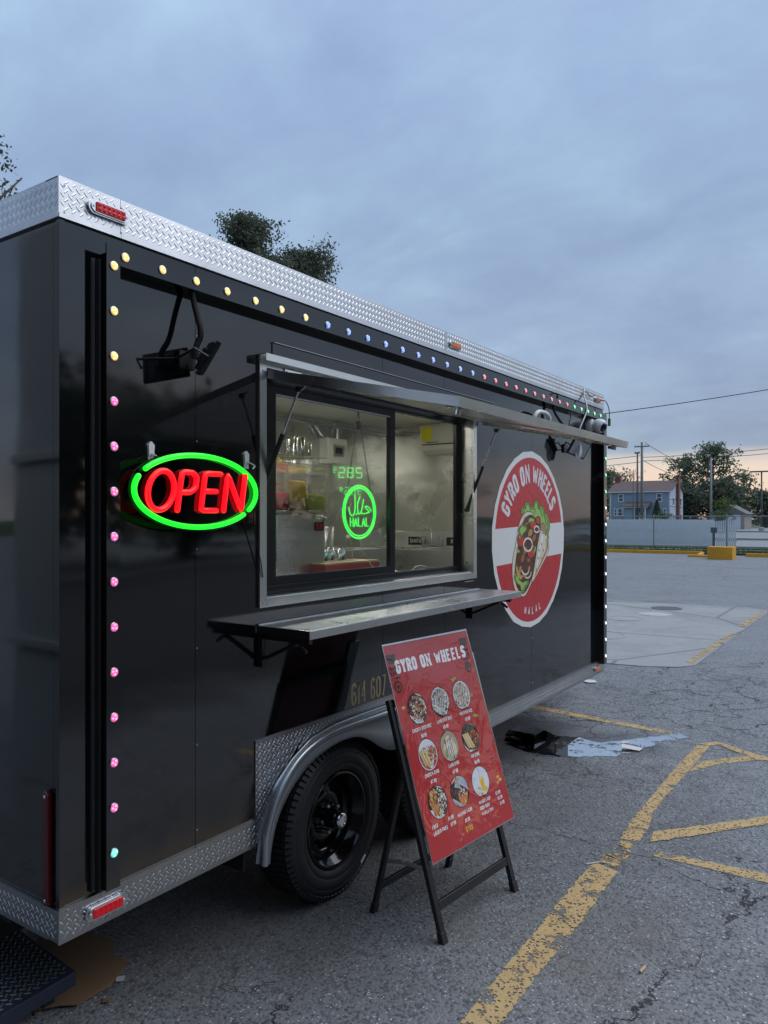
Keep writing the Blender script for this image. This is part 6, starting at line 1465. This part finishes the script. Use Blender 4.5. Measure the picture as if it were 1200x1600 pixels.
# ------------------------------------------------------------------ trees
def leaf_quad(mb, c, s, rnd, flat=0):
    a = Vector((rnd.gauss(0, 1), rnd.gauss(0, 1), rnd.gauss(0, 1) * (1 - flat))).normalized(); b = a.orthogonal().normalized(); c2 = a.cross(b)
    th = rnd.uniform(0, PI); u = b * math.cos(th) + c2 * math.sin(th); w = a.cross(u); l = s * rnd.uniform(.7, 1.3); k = l * .55
    mb.add([c - u * l * .5, c + w * k * .5, c + u * l * .5, c - w * k * .5], [(0, 1, 2, 3)])
def tree(name, x, y, H, crown_r, trunk_h, leafmat, label, seed, nlimb=16, tufts=9, leaves=16, ls=.22, tuft_r=.45, cat='tree', group=None, up=.5, tr=.2, shape=1.0, z0=0):
    rnd = random.Random(seed); t = thing(name, label, cat, (x, y, z0), group)
    tm = MB(); cm = MB(); lean = Vector((rnd.uniform(-.3, .3), rnd.uniform(-.3, .3), 0))
    pts = [Vector((x, y, z0)) + lean * (k / 8) ** 2 + Vector((rnd.uniform(-.08, .08) * k / 8, rnd.uniform(-.08, .08) * k / 8, H * .93 * k / 8)) for k in range(9)]
    tm.tube(pts, [tr * (1 - .85 * k / 8) for k in range(9)], 8)
    def at(f): i = min(7, int(f * 8)); return pts[i].lerp(pts[i + 1], f * 8 - i)
    for i in range(nlimb):
        f = trunk_h + (1 - trunk_h) * (i + rnd.random()) / nlimb; f = min(.99, f); base = at(f)
        prof = math.sin(PI * min(1, max(0.05, (f - trunk_h) / (1 - trunk_h) * .85 + .14))) ** .7 * shape + (1 - shape) * (1 - (f - trunk_h) / (1 - trunk_h))
        ln = crown_r * (prof * rnd.uniform(.65, 1.12) + .10); az_ = i * 2.4 + rnd.uniform(-.5, .5)
        d_ = Vector((math.cos(az_), math.sin(az_), up * rnd.uniform(.4, 1.4))).normalized()
        P = [base + d_ * ln * k / 4 + Vector((rnd.uniform(-1, 1), rnd.uniform(-1, 1), rnd.uniform(-.3, 1))) * ln * .05 * k for k in range(5)]
        tm.tube(P, [tr * .35 * (1 - f * .6) * (1 - .8 * k / 4) + .008 for k in range(5)], 5)
        for k in range(tufts):
            g = .25 + .75 * (k + rnd.random()) / tufts; j = min(3, int(g * 4)); q = P[j].lerp(P[j + 1], g * 4 - j)
            off = Vector((rnd.gauss(0, 1), rnd.gauss(0, 1), rnd.gauss(0, .8))) * tuft_r * .8; q2 = q + off * (0.5 + .6 * g)
            if k % 2 == 0: tm.tube([q, q2], [.018, .006], 4)
            sh = rnd.random()
            for _ in range(leaves):
                cm.col = (min(1, max(0, sh * .6 + rnd.uniform(0, .4))), 0, 0.5)
                leaf_quad(cm, q2 + Vector((rnd.gauss(0, 1), rnd.gauss(0, 1), rnd.gauss(0, .7))) * tuft_r * .5, ls, rnd)
    tm.done('trunk', 'bark', t, smooth=True); cm.done('crown', leafmat, t); return t
def clone(src, x, y, label, s=1.0, rz=0, group=None):
    r = src.copy(); COL.objects.link(r); r['label'] = label; r.location = (x, y, 0); r.scale = (s, s, s * 1.0); r.rotation_euler = (0, 0, rz)
    for c in src.children: d = c.copy(); COL.objects.link(d); d.parent = r
    return r
TG = 'trees beyond the parking lot'
# behind the trailer
tree('spiky_tree', 18.95, 17.9, 13.3, 2.4, .35, 'leaf_dark', 'loose spiky tree showing above the trailer roof, left of the round one', 5, 60, 15, 40, .12, .30, up=1.3, tr=.22, shape=.75)
tree('round_tree', 21.2, 17.25, 12.5, 2.1, .40, 'leaf_dark', 'dense round tree above the trailer roof, right of the spiky one', 11, 70, 15, 42, .12, .34, up=.6, tr=.22)
tree('street_tree', 4.64, 13.5, 10.5, 3.2, .35, 'leaf_dark', 'tree whose leafy twig tips just enter the left edge of the sky', 21, 26, 12, 26, .11, .30, up=.3, tr=.2)
# far trees in view
big = tree('tall_tree', 139, 25.6, 14.3, 5.6, .12, 'leaf_mid', 'tallest loose tree, in the middle between house and lamp post', 31, 44, 9, 13, .46, .75, group=TG, up=.7, tr=.35)
tree('tall_tree', 137, 30.0, 12.6, 4.2, .15, 'leaf_mid', 'slim tall tree at the left shoulder of the tallest one', 37, 26, 8, 12, .45, .7, group=TG, up=.9, tr=.3)
tree('tall_tree', 141, 21.0, 9.2, 3.4, .15, 'leaf_mid', 'thin airy tree at the right shoulder of the tallest one', 38, 20, 6, 9, .42, .6, group=TG, up=.8, tr=.2)
dk = tree('bushy_tree', 131, 28.3, 6.8, 4.6, .05, 'leaf_dark', 'low dark bushy tree directly right of the blue house', 41, 36, 9, 14, .5, .8, group=TG, up=.4, tr=.25)
clone(dk, 133, 22.8, 'low dark bushy tree below the tallest tree, above the garage', 1.05, 2.0); clone(dk, 140, 17.5, 'low dark bushy tree left of the lamp post', .85, 4.1)
clone(dk, 146, 12.5, 'low dark bushy tree behind the lamp post', .95, 5.2); clone(dk, 150, 8.0, 'low dark bushy tree at the right edge of the picture', 1.1, 1.0)
lt = tree('leafy_tree', 133, 41.5, 10.0, 4.4, .15, 'leaf_mid', 'pale green tree beyond the left end of the house, beside the trailer', 51, 34, 8, 13, .45, .7, group=TG, up=.6, tr=.3)
clone(lt, 126, 42.5, 'lower green tree left of the house, next to the trailer edge', .72, 2.2); clone(lt, 150, 35.0, 'small tree top showing over the house roof', .86, 1.3)
tree('bare_tree', 131, 37.2, 10.2, 3.4, .2, 'leaf_mid', 'almost bare twiggy tree behind the house roof', 57, 26, 5, 2, .25, .6, group=TG, up=1.0, tr=.2)
tree('young_tree', 84.8, 13.9, 3.75, 1.25, .25, 'leaf_light', 'small light green young tree in front of the garage', 61, 22, 8, 14, .17, .25, up=.5, tr=.06)
def conifer(x, y, h, r, label):
    rnd = random.Random(3); t = thing('conical_shrub', label, 'shrub', (x, y, 0)); mb = MB()
    for i in range(2200):
        z = rnd.random() ** 1.2 * h; rr = r * (1 - z / h) ** .8 * rnd.uniform(.75, 1.05) + .04; a = rnd.uniform(0, 2 * PI); mb.col = (rnd.random() * .6, 0, .5); leaf_quad(mb, Vector((x + rr * math.cos(a), y + rr * math.sin(a), z + .1)), .22, rnd)
    mb.done('foliage', 'leaf_dark', t); mb = MB(); mb.tube([(x, y, 0), (x, y, h * .9)], [.1, .02], 6); mb.done('stem', 'bark', t)
conifer(106.5, 26.4, 4.0, .95, 'dark conical evergreen shrub in front of the blue house')
tree('round_bush', 104, 24.9, 2.3, 1.2, .05, 'leaf_light', 'yellow-green bush before the house, right of the conical shrub', 71, 14, 6, 12, .2, .3, 'bush')
# the other side of the lot, seen only in the trailer's reflections and panes
RG = 'trees across the lot behind the camera'
r1_ = tree('lot_tree', 24, -27, 6.6, 4.6, .08, 'leaf_dark', 'broad dark tree mirrored in the trailer side, right of the window', 81, 44, 9, 14, .6, .95, group=RG, up=.5, tr=.35)
for i, (x, y, s_, lb) in enumerate(((4, -26, .95, 'dark tree mirrored in the panel left of the window'), (10, -28, .85, 'dark tree mirrored above the neon sign'), (15.5, -27, 1.02, 'dark tree mirrored beside the serving window'), (-3, -24, .9, 'dark tree mirrored at the near corner'), (34, -24, .62, 'lower dark tree mirrored right of the emblem'), (42, -25, .60, 'dark tree mirrored near the far end of the trailer'))):
    clone(r1_, x, y, lb, s_, i * 1.3)
ST_ = thing('store_building', 'long low store across the lot mirrored in the trailer side', 'building', (6, -20, 0)); M['storewall'] = simple('dark_brick_wall', (.060, .045, .040), .8, 0, .2, 1)
mb = MB(); mb.box(-8, -24, 0, 9, -17.5, 3.4); mb.done('wall', 'storewall', ST_); mb = MB(); mb.prism([(-8.6, -24.5, 3.4), (-8.6, -16.8, 3.4), (-8.6, -20.6, 4.9)], (18.2, 0, 0)); mb.done('roof', 'roof', ST_)
BK = thing('unseen_shade_block', 'unseen block added behind the camera to shade the near ground', 'building', (-5, -4, 0))  # out of view, added to block sky light from the near ground
mb = MB(); mb.box(-9, -12, 0, -2.7, .9, 4.4); mb.done('wall', 'storewall', BK); mb = MB(); mb.box(-9.1, -12.1, 4.4, -2.5, 1.0, 4.7); mb.done('top_slab', 'grey_post', BK)
# fuel price sign, mirrored in the pane
GS = thing('fuel_price_sign', 'dark price sign with green digits mirrored in the sliding window pane', 'price sign', (18.66, -12.9, 0)); M['signface'] = simple('dark_sign_face', (.05, .055, .06), .5, 0, .1)
M['digit'] = emis('green_led_digit', (.05, 1, .10), 6.5)
gx, gy = Vector((-.80, -.60, 0)), Vector((0, 0, 1)); gn = Vector((-.60, .80, 0)); gc = Vector((18.66, -12.9, 0))
mb = MB(); mb.bar(gc + Vector((0, 0, 1.3)) - gn * .1, gc + Vector((0, 0, 3.55)) - gn * .1, 1.05, .18, tuple(gn)); mb.done('sign_face', 'signface', GS)
mb = MB(); mb.bar(gc - gn * .1, gc + Vector((0, 0, 1.29)) - gn * .1, .2, .15, tuple(gn)); mb.done('sign_post', 'grey_post', GS)
def seg7(mb, d, u, v, w, h, fr, t):
    S = {'2': 'abged', '8': 'abcdefg', '5': 'afgcd', '3': 'abgcd', '0': 'abcdef', '9': 'abcdfg'}[d]
    seg = dict(a=((0, h), (w, h)), b=((w, h), (w, h / 2)), c=((w, h / 2), (w, 0)), d=((0, 0), (w, 0)), e=((0, 0), (0, h / 2)), f=((0, h / 2), (0, h)), g=((0, h / 2), (w, h / 2)))
    for k in S: (a, b), (c, e_) = seg[k]; ribbon(mb, [(u + a, v + b), (u + c, v + e_)], t, t, fr)
for (txt, v0, sc_) in (('285', 2.98, 1), ('305', 2.42, .72)):
    mb = MB(); fr2 = planar(gc + Vector((0, 0, v0)) + gn * .02, -gx if False else Vector((.80, .60, 0)) * -1, gy)
    for i, d_ in enumerate(txt): seg7(mb, d_, -.42 + i * .27 * (sc_ + .1), 0, .18 * sc_, .32 * sc_, fr2, .05 * sc_)
    seg7(mb, '9', -.42 + 3 * .265 * (sc_ + .1), .16 * sc_, .08, .16 * sc_, fr2, .03)
    mb.done('price_digits', 'digit', GS)
# clad column and gable by the rear of the trailer, mirrored in the rear panel
CC = thing('canopy_column', 'pale grey clad column standing behind the trailer, mirrored in its rear', 'column', (-1.6, 2.3, 0)); M['column'] = simple('grey_cladding', (.36, .40, .42), .7, 0, .08, 2)
mb = MB(); mb.box(-2.0, 1.6, 0, -1.40, 2.72, 3.5); mb.done('column_shaft', 'column', CC, bevel=.01)
for z in (2.0, .85): mb = MB(); mb.box(-2.03, 1.57, z, -1.37, 2.74, z + .06); mb.done('column_band', 'column', CC, bevel=.008)
clone(r1_, -16, 20, 'dark tree mirrored in the rear panel', .6, 1.0)
wire((-6, 10, 6.2), (-16, 6, 6.4), .2, .02, 'wire mirrored in the rear panel')
